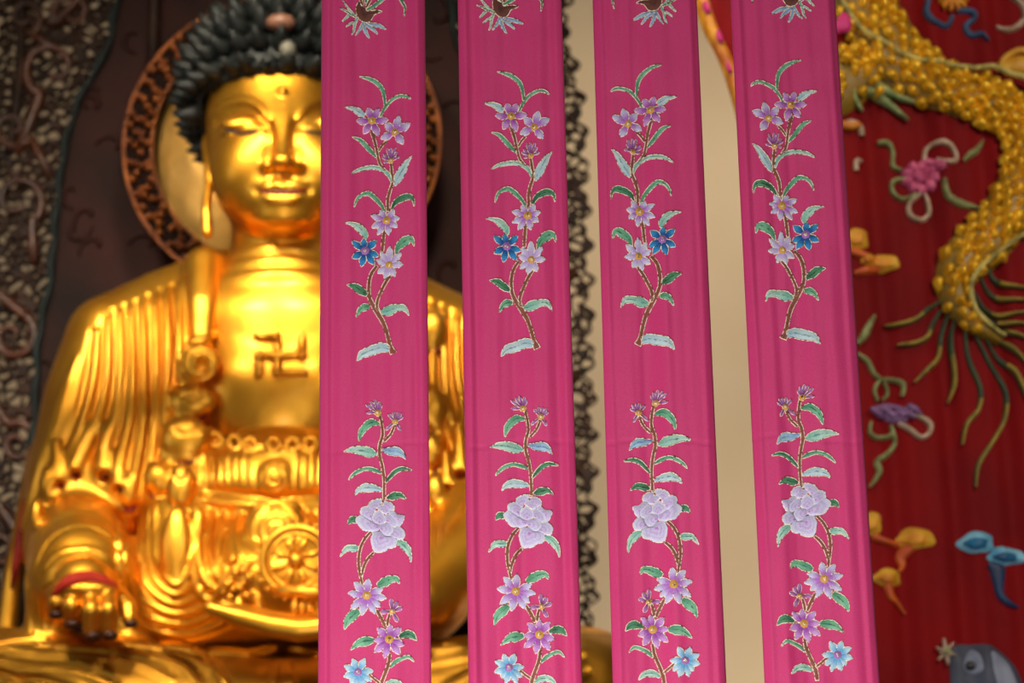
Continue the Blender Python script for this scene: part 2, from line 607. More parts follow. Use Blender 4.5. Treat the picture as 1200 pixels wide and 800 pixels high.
# fastening knot with a spiral
for mir in (0, 1):
    pts = []
    for j in range(30):
        a = j / 29 * 4.2 * PI + 2.2
        rr = 22 - 17 * j / 29
        x, y = 233 + rr * math.cos(a) * .95, 425 - rr * math.sin(a) * (1 if True else 1)
        pts.append((MX(x) if mir else x, y))
    R.ref = None
    S = R.hits([MX(233) if mir else 233], [425], 4.2, 5.3)[0]
    R.ell(Vector(S) + Vector((0, .004, 0)), (.050, .026, .050), k=.01)
    ridge(R, [(215, 414), (226, 400), (240, 398), (256, 388), (262, 380)] if not mir else [(MX(215), 414), (MX(226), 400), (MX(240), 398), (MX(256), 388), (MX(262), 380)], 5, sink=.2)
    R.freeze()
    groove(R, pts, 2.6, k=.004)
    S = R.hits([MX(236) if mir else 236], [427], 4.2, 5.3)[0]
    R.ell(Vector(S), (.016, .02, .015), '-', k=.006)
R.ref = None
# falling cascade of rounded cloth ends down the front of each shoulder
lobes = [  # centre x, y, half width, half height
    (226, 470, 27, 20), (217, 513, 28, 26), (185, 560, 17, 19), (212, 572, 15, 30), (206, 645, 18, 50),
    (58, 566, 11, 22), (44, 604, 8, 20), (152, 575, 12, 20), (230, 620, 10, 30)]
lining = []
for mir in (0, 1):
    for (x0, y0, rx, ry) in (lobes + ([(155, 385, 18, 24), (156, 478, 17, 26), (157, 528, 14, 22)] if mir else []))[::-1]:
        x0 = MX(x0) if mir else x0
        h = R.hits([x0, x0], [y0 - ry * .5, y0 + ry * .6], 4.2, 5.3)
        h = [q for q in h if q is not None]
        if not h:
            continue
        yy = min(q[1] for q in h)
        R.ell(W(x0, y0, yy + .008), (rx * PXM, .026, ry * PXM), k=.010)
        R.cap(W(x0 - rx * .5, y0 + ry + 2.5, yy - .01), W(x0 + rx * .5, y0 + ry + 1, yy - .01), .009, .009, '-', k=.006)
        lining.append((x0, y0 + ry, rx * .7, yy + .012))
# open tube ends along the sleeve hem
for mir in (0, 1):
    for (xa, ya, x, y, r) in ((106, 500, 88, 548, 10), (124, 500, 122, 549, 12), (66, 520, 70, 560, 9), (140, 530, 138, 566, 8)):
        xa, x = (MX(xa), MX(x)) if mir else (xa, x)
        h = [q for q in R.hits([xa, x], [ya, y], 4.2, 5.3)]
        if None in [None if q is None else 1 for q in h]:
            continue
        yy = min(h[0][1], h[1][1])
        R.cap(W(xa, ya, yy + .02), W(x, y, yy + .002), r * .45 * PXM, r * PXM, k=.016)
        R.ell(W(x, y + r * .75, yy - .012), (r * .72 * PXM, .03, r * .62 * PXM), '-', k=.003)
        lining.append((x, y + r * .6, r * .6, yy + .02))
for (x, y, s) in ((226, 466, 14), (218, 504, 17), (212, 560, 9)):
    groove(R, [(x - s, y - 8), (x - s * .4, y + 3), (x + s * .5, y + 1), (x + s, y - 10)], 2.0, both=True)
# U-shaped swags under the cascade
for kk in range(6):
    rx, by = 27 + 9.5 * kk, 686 + 11.5 * kk
    cxx = 207 + kk * 1.5
    pts = [(cxx - rx + 2, 590 + kk * 4), (cxx - rx, 640), (cxx - rx * .8, by - 22), (cxx, by), (cxx + rx * .75, by - 22), (cxx + rx * .95, 650 + 3 * kk)]
    ridge(R, pts, 3.6, both=True, sink=.25, k=.006)
    groove(R, [(p[0] * 1.0 + (4.5 if p[0] > cxx else -4.5), p[1] + 5.5) for p in pts], 2.6, both=True, k=.005)
# waistband: loops, pleats, knot spirals
for x in range(240, 423, 9):
    yb = 568 + 4 * math.cos((x - 331) / 60)
    if abs(x - 322) > 20:
        ridge(R, [(x, 530), (x + random.uniform(-1.5, 1.5), 550), (x + random.uniform(-2, 2), yb)], 3.4, sink=.1, k=.004)
    groove(R, [(x + 4.5, 532), (x + 4.5, yb)], 1.6, k=.003)
R.ref = None
ridge(R, [(236, 512), (270, 520), (331, 524), (392, 520), (426, 512)], 5, sink=.4, k=.008)
for x, y in ((253, 516), (275, 519), (293, 522), (321, 522), (343, 522), (364, 521), (386, 519), (408, 516)):
    c = R.hits([x], [y], 4.2, 5.3)[0]
    if c is None:
        continue
    pts = [(Vector(c) + Vector((math.cos(a) * .014, -.006, math.sin(a) * .017)), .0065) for a in np.linspace(0, 2 * PI, 11)]
    R.chain(pts, k=.002)
    R.ell(Vector(c) - Vector((0, .01, 0)), (.006, .012, .008), '-', k=.002)
groove(R, [(232, 572), (270, 578), (331, 582), (392, 578), (430, 572)], 4.6, k=.008)
ridge(R, [(230, 584), (270, 590), (331, 594), (392, 590), (432, 584)], 5, k=.004, sink=.2)
def spiral(cx, cy, r0, r1, turns, start, tube, bulge):
    R.ref = None
    S = R.hits([cx], [cy], 4.2, 5.3)[0]
    R.ell(Vector(S) + Vector((0, .012, 0)), (r0 * PXM, bulge, r0 * PXM), k=.01)
    R.freeze()
    pts = []
    n = int(turns * 12)
    for j in range(n + 1):
        t = j / n
        a = start + t * turns * 2 * PI
        rr = r0 * .92 + (r1 - r0 * .92) * t
        pts.append((cx + rr * math.cos(a), cy - rr * math.sin(a)))
    groove(R, pts, tube, k=.004)
R.freeze()
spiral(322, 560, 21, 4, 2.2, -1.2, 1.9, .034)
spiral(322, 622, 37, 6, 2.6, 2.4, 2.4, .045)
for pts in ([(282, 650), (276, 622), (288, 600), (320, 590), (350, 594), (372, 612), (384, 640)],
            [(270, 640), (270, 612), (286, 594)], [(358, 592), (384, 612), (392, 640)]):
    ridge(R, pts, 4.5, sink=.15, k=.005)
# skirt folds
for pts, r in (([(236, 596), (231, 640), (240, 676), (252, 690)], 5.5), ([(250, 596), (246, 640), (256, 680)], 4), ([(262, 598), (256, 640), (262, 662)], 6),
               ([(232, 600), (226, 650), (232, 690), (248, 706)], 4)):
    ridge(R, pts, r, sink=.2, k=.008, both=True)
for pts in ([(243, 600), (239, 645), (249, 684)], [(257, 600), (251, 645), (259, 672)], [(268, 620), (262, 650), (266, 662)]):
    groove(R, pts, 3.0, both=True, k=.006)
# folds over the legs
legf = [[(-20, 752), (40, 758), (100, 762), (160, 772), (200, 790)], [(-20, 768), (30, 778), (90, 782), (140, 800)],
        [(0, 800), (40, 796), (90, 806)], [(120, 752), (180, 758), (225, 768), (262, 790)], [(190, 752), (230, 760), (250, 776), (268, 800)],
        [(160, 760), (210, 775), (235, 800)], [(-25, 785), (10, 792), (40, 812)], [(60, 750), (20, 752), (-10, 760)], [(325, 766), (322, 785), (318, 806)],
        [(245, 758), (290, 762), (325, 756)]]
for i, f in enumerate(legf):
    groove(R, f, 4.6 + i % 2, both=True, k=.007, sink=0)
    ridge(R, [(p[0], p[1] + 7) for p in f], 4, both=True, sink=.4, k=.012)
# arm sleeve rings at the left knee
for pts, r in (([(44, 640), (60, 610), (95, 598), (128, 612), (147, 640)], 3.0), ([(40, 668), (60, 630), (95, 615), (130, 630), (152, 665)], 2.4),):
    groove(R, pts, r, k=.012)
ridge(R, [(52, 668), (70, 650), (98, 645), (120, 650), (134, 662)], 3.5, k=.012)
ridge(R, [(50, 690), (66, 676), (95, 668), (125, 672), (140, 690)], 4.0, k=.010)
for f in ([(38, 690), (44, 720), (46, 745)], [(50, 700), (54, 725), (54, 748)], [(30, 660), (34, 700), (38, 740)]):
    groove(R, f, 2.2, k=.008)
for f in ([(505, 668), (520, 655), (540, 640)], [(505, 690), (530, 672), (550, 655)], [(510, 710), (530, 700), (548, 690)]):
    groove(R, f, 2.0, k=.012)

R.ref = None
PTOP = W(331, 900, 4.75).z - .10
R.op(lambda X, Y, Z: Z - PTOP + 0 * X + 0 * Y, (robe.lo[0], 4.2, 1.5), (robe.lo[0] + 3, 5.5, PTOP), '-')
rp, rq = robe.mesh()
np_obj('body', bp, bq, GOLD, statue)
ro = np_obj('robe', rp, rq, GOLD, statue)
ro.data.materials.append(GOLD_DARK)  # darker tone of the gold for the lower front of the robe
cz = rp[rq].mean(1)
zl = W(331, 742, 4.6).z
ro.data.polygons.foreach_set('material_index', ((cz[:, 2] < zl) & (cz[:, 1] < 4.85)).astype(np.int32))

# ---------------- hair: cap and rows of pointed curls
cap_c = W(331, 112, 5.08)
CRX, CRY, CRZ = .236, .285, .235
hv = Vol((cap_c.x - .3, 4.75, cap_c.z - .35), (cap_c.x + .3, 5.4, cap_c.z + .35), 0.005)
hv.ell(cap_c, (CRX, CRY, CRZ), tilt=math.radians(8))
hv.ell(W(331, 45, 5.12), (.13, .14, .13), k=.03)
fx0, fx1 = W(238, 100, 4.95).x, W(424, 100, 4.95).x
fzt = W(331, 85, 4.79).z
def face_cut(X, Y, Z):  # opening of the hair over the face
    t = (Y - 4.9)
    return np.maximum(np.maximum(fx0 - X, X - fx1), np.maximum(Z - fzt + 0 * X, Y - 5.10))
hv.op(face_cut, (fx0, 4.7, cap_c.z - .4), (fx1, 5.1, fzt), '-', k=.01)
zb = W(240, 172, 5).z
hv.op(lambda X, Y, Z: Z - zb + 0 * X + 0 * Y, (cap_c.x - .35, 4.7, cap_c.z - .4), (cap_c.x + .35, 5.5, zb), '-')
hp, hq = hv.mesh()
np_obj('hair', hp, hq, HAIR, statue)
hair_parent = [o for o in statue.children if o.name.startswith('hair')][0]
mb = MB()
rows = 10
for i in range(rows):
    ph = math.radians(4 + i * 13.2)               # from the crown outward and down
    n = max(5, int(2 * PI * math.sin(ph) * 4.9))
    for j in range(n):
        th = 2 * PI * (j + .5 * (i % 2)) / n + random.uniform(-.03, .03)
        dirv = Vector((math.sin(ph) * math.cos(th), math.sin(ph) * math.sin(th), math.cos(ph)))
        base = cap_c + Vector((dirv.x * CRX, dirv.y * CRY, dirv.z * CRZ))
        if i < 4:
            base = W(331, 45, 5.12) + Vector((dirv.x * .15, dirv.y * .16, dirv.z * .14)) if i < 3 else base
        px, py = project(base)
        if base.z < zb + .01:
            continue
        if base.y < 5.06 and base.z < fzt + .006 and fx0 - .006 < base.x < fx1 + .006:
            continue
        nrm = Vector((dirv.x / CRX, dirv.y / CRY, dirv.z / CRZ)).normalized()
        tip = (nrm + Vector((0, 0, .22))).normalized()
        Lc = random.uniform(.056, .066)
        r0 = .0265
        mb.tube([base - nrm * .012, base + nrm * Lc * .3, base + (nrm * .6 + tip * .4) * Lc * .7, base + tip * Lc], [r0 * 1.05, r0 * .86, r0 * .5, r0 * .12], sides=9)
mb.build('hair_curls', HAIR, hair_parent)
# row of small curls along the hairline
mb = MB()
for j in range(19):
    x = 240 + j * 10.1
    h = hv.hits([x], [80], 4.5, 5.4)[0]
    if h is None:
        continue
    mb.ball(Vector(h) + Vector((0, -.006, 0)), .0125, .022, .0125)
mb.build('hairline_curls', HAIR, hair_parent)
mb = MB()
h = hv.hits([331], [30], 4.5, 5.4)[0]
mb.ball(Vector(h) + Vector((0, -.045, -.012)), .038, .03, .022, 16, 10)
mb.build('crown_jewel', JEWEL, statue)['label'] = 'pale coral jewel at the crown'
mb = MB()
h = hv.hits([338], [62], 4.5, 5.4)[0]
mb.ball(Vector(h) + Vector((0, -.02, 0)), .021, .024, .024, 16, 10)
mb.build('hair_jewel', JEWEL2, statue)['label'] = 'grey jewel set above the hairline'

# shade of the eye slits as dark strips, and painted lips
for sgn, nm in ((-1, 'eye_slit_shade'), (1, 'eye_slit_shade')):
    x = lambda a: 331 + sgn * (331 - a)
    P = fp(B, [(x(257), 149.5), (x(268), 153.5), (x(283), 156.5), (x(298), 154.5), (x(308), 150.5)])
    mb = MB()
    n = len(P)
    mb.tube([Vector(q) for q, _ in P], [.0055 * min(1, .3 + 3 * min(i, n - 1 - i) / n) for i in range(n)], 6)
    mb.build(nm, LINE, statue)
P = fp(B, [(303, 223.5), (315, 225.5), (331, 226), (347, 225.5), (359, 223.5)])
mb = MB()
n = len(P)
mb.tube([Vector(q) - Vector((0, .001, 0)) for q, _ in P], [.0062 * min(1, .3 + 3 * min(i, n - 1 - i) / n) for i in range(n)], 6)
mb.build('lip_paint', LIPS, statue)['label'] = 'dark red painted mouth line'

# red lining seen inside the cloth ends and the cuff
for (x, y, r, yy) in lining:
    mb = MB()
    s = r * PXM
    mb.tube([W(x - r * .95, y - 4, yy - .0), W(x - r * .4, y + 3.5, yy - s * .25), W(x + r * .4, y + 3, yy - s * .25), W(x + r * .95, y - 6, yy - .0)], [.003, .0065, .0075, .003], 8)
    mb.build('sleeve_lining', LINING, statue)
mb = MB()
cp = spline([(62, 697), (74, 686), (88, 680), (104, 678), (122, 681), (138, 689)], 4)
ch = []
for x, y in cp:
    hh = [h for h in (robe.hits([x], [y], 4.2, 5.2)[0], body.hits([x], [y], 4.2, 5.2)[0]) if h is not None]
    ch.append(W(x, y, min(h[1] for h in hh)))
ys = [p.y for p in ch]
for _ in range(4):
    ys = [ys[0]] + [(ys[i - 1] + 2 * ys[i] + ys[i + 1]) / 4 for i in range(1, len(ys) - 1)] + [ys[-1]]
cp = [W(x, y, yy_) for (x, y), yy_ in zip(cp, ys)]
n = len(cp)
mb.tube(cp, [.004 + .015 * math.sin(PI * i / (n - 1)) for i in range(n)], 10)
mb.build('cuff_lining', CUFF, statue)['label'] = 'red lining inside the left cuff'
mb = MB()
for pts in ([(30, 585), (24, 620), (20, 655), (14, 690)],):
    mb.tube([W(a, b, 4.96) for a, b in pts], [.005, .010, .012, .005], 10)
mb.build('sleeve_lining', LINING, statue)
# dark worn fingertips
for (a, b, r) in ((64, 716, .0168), (83, 727, .0188), (107, 741, .0192), (127, 740, .0186), (152, 727, .0165)):
    mb = MB()
    h = body.hits([a], [b - 5], 4.2, 5.2)[0]
    if h is not None:
        mb.ball(Vector(h) + Vector((0, r * 1.0, -.014)), r * .99, r * 1.0, r * .62)
        mb.build('fingertip', TARNISH, statue)['label'] = 'darkened fingertip'

# ---------------- wheel held in the lap
wc = W(347, 657, 4.455)
mb = MB()
Rw = .074
def ringpts(r, n=40, dy=0):
    return [wc + Vector((math.cos(a) * r, dy, math.sin(a) * r)) for a in np.linspace(0, 2 * PI, n, endpoint=False)]
mb.tube(ringpts(Rw), .0105, 8, closed=True)
mb.tube(ringpts(Rw * .80), .006, 8, closed=True)
wheel = mb.build('wheel', GOLD, statue)
wheel['label'] = 'gold eight-spoked wheel held in the lap'
mb = MB()
mb.ball(wc - Vector((0, .006, 0)), .018, .016, .018)
mb.build('wheel_hub', GOLD, wheel)
for k in range(8):
    a = k * PI / 4 + .39
    d = Vector((math.cos(a), 0, math.sin(a)))
    mb = MB()
    mb.tube([wc + d * .012, wc + d * .035, wc + d * (Rw * .8)], [.005, .009, .006], 8)
    mb.build('wheel_spoke', GOLD, wheel)
mb = MB()
for k in range(24):
    a = 2 * PI * k / 24
    mb.ball(wc + Vector((math.cos(a) * (Rw + .012), 0, math.sin(a) * (Rw + .012))), .0065)
mb.build('wheel_beading', GOLD, wheel)
mb = MB()
mb.tube([W(318, 690, 4.45), W(332, 692, 4.42), W(370, 694, 4.41), W(400, 692, 4.44)], [.008, .012, .013, .010], 8)
for k in range(5):
    mb.ball(W(345 + k * 9, 712, 4.43), .0085, .010, .018)
mb.build('wheel_base', GOLD, wheel)
mb = MB()
random.seed(3)
for k in range(26):
    x, y = random.uniform(262, 300), random.uniform(655, 702)
    h = robe.hits([x], [y], 4.2, 5.2)[0]
    if h is not None:
        r = random.uniform(.006, .011)
        mb.ball(Vector(h) - Vector((0, .004, 0)), r, r, r * 1.2)
mb.build('beaded_ornament', GOLD, statue)
print('statue', len(bp), len(rp))
# ================================================================== what stands behind the statue
# openwork mandorla: solid centre panel with teal border, pierced scrollwork outside
YS = 5.75
screen = thing('carved_screen', 'tall dark pierced wooden screen with a golden halo disc, behind the statue', 'screen', W(331, 900, YS))
inner = [(150, -60), (130, 55), (112, 90), (92, 130), (78, 180), (68, 260), (62, 330), (48, 400), (42, 520), (30, 620), (28, 740), (26, 960)]
IN = spline(inner, 6)
INW = [W(p[0], p[1], YS) for p in IN]
CX = W(331, 168, YS).x
def cxz(z):                     # the world axis of the statue
    return CX
zs = np.array([p.z for p in INW][::-1])
hwid = np.array([CX - p.x for p in INW][::-1])
ztop = W(331, -60, YS).z
zbot = INW[-1].z
def half_in(z):
    return np.interp(z, zs, hwid)
outer = [(-20, -60), (2, 40), (-4, 70), (-20, 150), (-30, 300), (-40, 500), (-50, 800), (-52, 960)]
OW = [W(p[0], p[1], YS) for p in spline(outer, 6)]
zo = np.array([p.z for p in OW][::-1])
ho = np.array([CX - p.x for p in OW][::-1])
# panel
mb = MB()
nz = 60
vs = []
for i in range(nz + 1):
    z = zbot + (ztop + .25 - zbot) * i / nz
    hw = half_in(min(z, ztop))
    for (sx, y) in ((-1, YS - .02), (1, YS - .02), (1, YS + .03), (-1, YS + .03)):
        vs.append((CX + sx * hw, y, z))
fs = []
for i in range(nz):
    for k in range(4):
        fs.append((i * 4 + k, i * 4 + (k + 1) % 4, (i + 1) * 4 + (k + 1) % 4, (i + 1) * 4 + k))
fs += [(3, 2, 1, 0), (nz * 4, nz * 4 + 1, nz * 4 + 2, nz * 4 + 3)]
mb.add(vs, fs)
mb.build('panel', PANEL, screen, smooth=False)
for s in (-1, 1):
    mb = MB()
    pts = []
    for i in range(120):
        z = zbot + (ztop + .1 - zbot) * i / 119
        pts.append((CX + s * (half_in(min(z, ztop)) + .004 * math.sin(i * 1.1)), YS - .035, z))
    mb.tube(pts, [.011 + .003 * math.sin(i * 1.1) for i in range(120)], 8)
    mb.build('painted_border', TEAL, screen)['label'] = 'worn teal border'
    # narrow upright post close to the halo
    mb = MB()
    x = CX + s * (331 - 172) * .00243
    z0, z1 = W(172, 150, YS).z, ztop + .2
    mb.tube([(x, YS - .05, z0), (x, YS - .05, z1)], .018, 8)
    mb.build('upright', WOOD, screen)
# faint low carving on the panel
random.seed(5)
for k in range(70):
    s = random.choice((-1, 1))
    z = random.uniform(zbot, ztop + .15)
    hw = half_in(min(z, ztop))
    x = CX + s * random.uniform(.30, max(.31, hw - .03))
    a = random.uniform(0, 6.28)
    pts = [(x + .03 * t * math.cos(a + t * 1.6), YS - .024, z + .03 * t * math.sin(a + t * 1.6)) for t in np.linspace(0, 2, 8)]
    mb = MB()
    mb.tube(pts, [.004, .007, .008, .009, .009, .008, .006, .003], 6)
    mb.build('relief_scroll', PANEL, screen)
# halo: a polished disc with a carved rim
hc = W(331, 168, 5.48)
mb = MB()
RH = .370
nr, na = 10, 72
vs = [hc + Vector((0, -.012, 0))]
for i in range(1, nr + 1):
    t = i / nr
    for j in range(na):
        a = 2 * PI * j / na
        vs.append(hc + Vector((math.cos(a) * RH * t, .05 * t * t - .012, math.sin(a) * RH * t)))
fs = [(0, 1 + (j + 1) % na, 1 + j) for j in range(na)]
for i in range(nr - 1):
    for j in range(na):
        a = 1 + i * na
        fs.append((a + j, a + (j + 1) % na, a + na + (j + 1) % na, a + na + j))
mb.add(vs, fs)
vs2 = [Vector(v) + Vector((0, .03, 0)) for v in vs]
mb.add(vs2, [f[::-1] for f in fs])
halo = mb.build('halo', GOLD_DISC, screen)
halo['label'] = 'round golden halo disc'
mb = MB()
mb.tube([hc + Vector((0, .01, 0)), Vector((hc.x, YS + .01, hc.z))], .05, 14)
mb.build('halo_bracket', WOOD, halo)
# carved rim ground
mb = MB()
ri, rout = RH - .003, RH + .082
prof = [(ri, .03), (ri, -.012), (rout, -.012), (rout, .05), (ri, .05)]
vs, fs = [], []
for j in range(na):
    a = 2 * PI * j / na
    for (r, y) in prof:
        vs.append(hc + Vector((math.cos(a) * r, y, math.sin(a) * r)))
m = len(prof)
for j in range(na):
    for k in range(m):
        fs.append((j * m + k, ((j + 1) % na) * m + k, ((j + 1) % na) * m + (k + 1) % m, j * m + (k + 1) % m))
mb.add(vs, fs)
mb.build('halo_rim', RINGD, halo, smooth=False)
random.seed(11)
mb = MB()
nL = 58
for j in range(nL):
    a0 = 2 * PI * j / nL
    for s in (0, 1, 2, 3):
        a = a0 + random.uniform(-.05, .05)
        r = ri + .014 + s * .0175
        c = hc + Vector((math.cos(a) * r, -.016, math.sin(a) * r))
        e = a + random.uniform(-1.3, 1.3)
        mb.tube([c - Vector((math.cos(e), 0, math.sin(e))) * .014, c - Vector((0, .008, 0)), c + Vector((math.cos(e + .7), 0, math.sin(e + .7))) * .015], [.003, .013, .004], 7)
for rr, rad in ((ri + .003, .005), (rout - .003, .007)):
    mb.tube([hc + Vector((math.cos(a) * rr, -.014, math.sin(a) * rr)) for a in np.linspace(0, 2 * PI, 90, endpoint=False)], rad, 6, closed=True)
mb.build('carved_leaves', RINGC, halo)

# pierced lattice
def lattice(s):
    h = .0038
    x0, x1 = sorted((CX + s * .36, CX + s * 1.02))
    z0, z1 = W(0, 860, YS).z, ztop + .02
    nx, nz_ = int((x1 - x0) / h), int((z1 - z0) / h)
    xs_ = x0 + h * np.arange(nx)
    zz = z0 + h * np.arange(nz_)
    rng = np.random.default_rng(4 if s < 0 else 9)
    # jittered cell seeds
    cs = .029
    gx, gz = int((x1 - x0) / cs) + 3, int((z1 - z0) / cs) + 3
    sx = x0 + (np.arange(gx)[:, None] - 1 + rng.uniform(0, 1, (gx, gz))) * cs
    sz = z0 + (np.arange(gz)[None] - 1 + rng.uniform(0, 1, (gx, gz))) * cs
    gw = rng.uniform(-.003, .0035, (gx, gz))
    X, Z = np.meshgrid(xs_, zz, indexing='ij')
    X2 = X + .006 * np.sin(Z * 90) + .005 * np.sin(X * 70 + Z * 40)
    Z2 = Z + .006 * np.sin(X * 85 + 1)
    ix = ((X2 - x0) / cs).astype(int) + 1
    iz = ((Z2 - z0) / cs).astype(int) + 1
    d1 = np.full(X.shape, 9.0)
    d2 = np.full(X.shape, 9.0)
    g1 = np.zeros(X.shape)
    for a in (-1, 0, 1):
        for b in (-1, 0, 1):
            ii, jj = np.clip(ix + a, 0, gx - 1), np.clip(iz + b, 0, gz - 1)
            d = np.hypot(X2 - sx[ii, jj], Z2 - sz[ii, jj])
            g = gw[ii, jj]
            new = d < d1
            d2 = np.where(new, d1, np.minimum(d2, d))
            g1 = np.where(new, g, g1)
            d1 = np.where(new, d, d1)
    bar = (d2 - d1) * .5 - .0041 - g1           # < 0 inside the wood
    hin = half_in(np.minimum(Z, ztop)) - .02
    hou = np.interp(Z, zo, ho) + .012 * np.sin(Z * 55) + .008 * np.sin(Z * 121)
    ax = np.abs(X - CX)
    bar = np.minimum(bar, np.abs(ax - hou) - .006)
    d2d = np.maximum(bar, np.maximum(hin - ax, ax - hou))
    v = Vol((x0, YS - .035, z0), (x1, YS + .025, z1), h)
    n = v.n
    d2d = d2d[:n[0], :n[2]]
    if d2d.shape != (n[0], n[2]):
        t = np.full((n[0], n[2]), .2)
        t[:d2d.shape[0], :d2d.shape[1]] = d2d
        d2d = t
    ys_ = v.lo[1] + h * np.arange(n[1])
    dy = np.abs(ys_ - (YS - .005)) - .018
    v.a[:] = (np.sqrt(np.maximum(d2d[:, None, :] + .006, 0) ** 2 + np.maximum(dy[None, :, None] + .006, 0) ** 2) - .006
              + np.minimum(np.maximum(d2d[:, None, :] + .006, dy[None, :, None] + .006), 0)).astype(np.float32)
    return v.mesh()
for s in (-1, 1):
    p, q = lattice(s)
    np_obj('pierced_scrollwork', p, q, WOOD, screen)
# bolder curling stems over the lattice
random.seed(21)
def scroll(name, cx, cy, r, a0, turns, tail, w):
    pts = []
    n = 34
    for j in range(n):
        t = j / (n - 1)
        a = a0 + turns * 2 * PI * t
        rr = r * (1 - .75 * t)
        pts.append((cx + rr * math.cos(a), cy + rr * math.sin(a)))
    pts = [tail] + pts
    P = spline(pts, 2)
    for mir in (0, 1):
        WP = [W(x, y, YS - .03) for x, y in P]
        if mir:
            WP = [Vector((2 * CX - p.x, p.y, p.z)) for p in WP]
        mb = MB()
        m = len(WP)
        mb.tube(WP, [w * (1.0 - .55 * i / m) for i in range(m)], 8)
        mb.build('scroll_stem', WOOD_R, screen)
scroll('s', 14, 395, 30, -1.2, 1.1, (-20, 330), .017)
scroll('s', 20, 235, 32, 1.0, -1.1, (40, 310), .016)
scroll('s', 62, 80, 36, 2.0, 1.0, (20, 180), .017)
scroll('s', 15, 150, 24, .5, 1.1, (60, 210), .014)
scroll('s', 20, 520, 26, -2.0, 1.2, (-25, 450), .015)
scroll('s', 2, 640, 26, -1.0, 1.2, (-25, 560), .017)
scroll('s', 85, 15, 24, 2.6, 1.1, (130, -40), .015)
scroll('s', 28, 20, 22, 1.2, -1.1, (70, 60), .013)
for mir in (0, 1):
    mb = MB()
    WP = [W(x, y, YS - .02) for x, y in spline([(-10, -60), (22, 0), (24, 60), (20, 120), (10, 180)], 6)]
    if mir:
        WP = [Vector((2 * CX - p.x, p.y, p.z)) for p in WP]
    mb.tube(WP, .016, 8)
    mb.build('scroll_stem', WOOD, screen)

# plinth under the statue and the room
mb = MB()
ax = W(331, 800, 4.9).x
ptop = PTOP - .001
mb.box((CX - 1.0, YS - .08, ptop + .002), (CX + 1.0, YS + .06, zbot + .02))
mb.build('screen_base', WOOD, screen, smooth=False)
mb = MB()
mb.box((ax - 1.05, 4.25, 0), (ax + 1.05, 5.9, ptop - .12))
mb.box((ax - 1.12, 4.18, ptop - .12), (ax + 1.12, 5.97, ptop))
altar = mb.build('altar', STONE, None, smooth=False)
altar['label'] = 'reddish stone altar block carrying the gilded statue'
altar['category'] = 'altar'
mb = MB(); mb.box((-5, -4.5, -.1), (5, 8.3, 0)); o = mb.build('floor', FLOORM, smooth=False); o['kind'] = 'structure'
mb = MB(); mb.box((-5, 7.6, 0), (5, 7.75, 6)); o = mb.build('wall_back', PLASTER, smooth=False); o['kind'] = 'structure'
# ================================================================== the four embroidered hangings
YR = 2.0


def thread_mat(name, c_in, c_out, c_vein=None, rough=.5, bands=0, vein=.0):
    """satin stitch: colour runs along the shape (v), fine threads across it (u)"""
    m = mat(name, c_out, rough, 0, Sheen_Weight=.4, Sheen_Roughness=.4)
    tc = m.node_tree.nodes.new('ShaderNodeTexCoord')
    sp = m.node_tree.nodes.new('ShaderNodeSeparateXYZ')
    LK(m, tc.outputs['UV'], sp.inputs[0])
    nz = N(m, 'ShaderNodeTexNoise', Scale=900.0, Detail=2.0)
    LK(m, tc.outputs['Object'], nz.inputs['Vector'])
    ad = N(m, 'ShaderNodeMath', operation='MULTIPLY_ADD')
    LK(m, nz.outputs['Fac'], ad.inputs[0])
    ad.inputs[1].default_value = .5
    LK(m, sp.outputs['Y'], ad.inputs[2])
    sb = N(m, 'ShaderNodeMath', operation='SUBTRACT')
    LK(m, ad.outputs[0], sb.inputs[0])
    sb.inputs[1].default_value = .25
    if bands:
        stops = []
        cols = bands
        for i, c in enumerate(cols):
            stops.append((i / len(cols), c))
        r = ramp(m, sb.outputs[0], stops)
    else:
        r = ramp(m, sb.outputs[0], [(.16, c_in), (.50, c_out)])
    col = r.outputs['Color']
    if c_vein:
        # darker vein along the middle (u = 0)
        av = N(m, 'ShaderNodeMath', operation='ABSOLUTE')
        LK(m, sp.outputs['X'], av.inputs[0])
        n3 = N(m, 'ShaderNodeTexNoise', Scale=260.0, Detail=2.0)
        LK(m, tc.outputs['Object'], n3.inputs['Vector'])
        a3 = N(m, 'ShaderNodeMath', operation='MULTIPLY_ADD')
        LK(m, n3.outputs['Fac'], a3.inputs[0])
        a3.inputs[1].default_value = .9
        LK(m, av.outputs[0], a3.inputs[2])
        rv = ramp(m, a3.outputs[0], [(.42, (255, 255, 255)), (.62, (0, 0, 0))])
        mx = N(m, 'ShaderNodeMix', data_type='RGBA')
        LK(m, rv.outputs['Color'], mx.inputs[0])
        LK(m, col, mx.inputs[6])
        mx.inputs[7].default_value = lin(c_vein)
        col = mx.outputs[2]
    # thread streaks
    wv = N(m, 'ShaderNodeTexNoise', Scale=60.0, Detail=2.0)
    mp = m.node_tree.nodes.new('ShaderNodeMapping')
    mp.inputs['Scale'].default_value = (1, .12, 1)
    LK(m, tc.outputs['UV'], mp.inputs['Vector'])
    LK(m, mp.outputs['Vector'], wv.inputs['Vector'])
    rs = ramp(m, wv.outputs['Fac'], [(.3, (205, 205, 205)), (.7, (255, 255, 255))])
    mu = N(m, 'ShaderNodeMix', data_type='RGBA', blend_type='MULTIPLY')
    mu.inputs[0].default_value = 1
    LK(m, col, mu.inputs[6])
    LK(m, rs.outputs['Color'], mu.inputs[7])
    LK(m, mu.outputs[2], BS(m).inputs['Base Color'])
    bp = N(m, 'ShaderNodeBump', Strength=.5, Distance=.0004)
    LK(m, wv.outputs['Fac'], bp.inputs['Height'])
    LK(m, bp.outputs['Normal'], BS(m).inputs['Normal'])
    return m


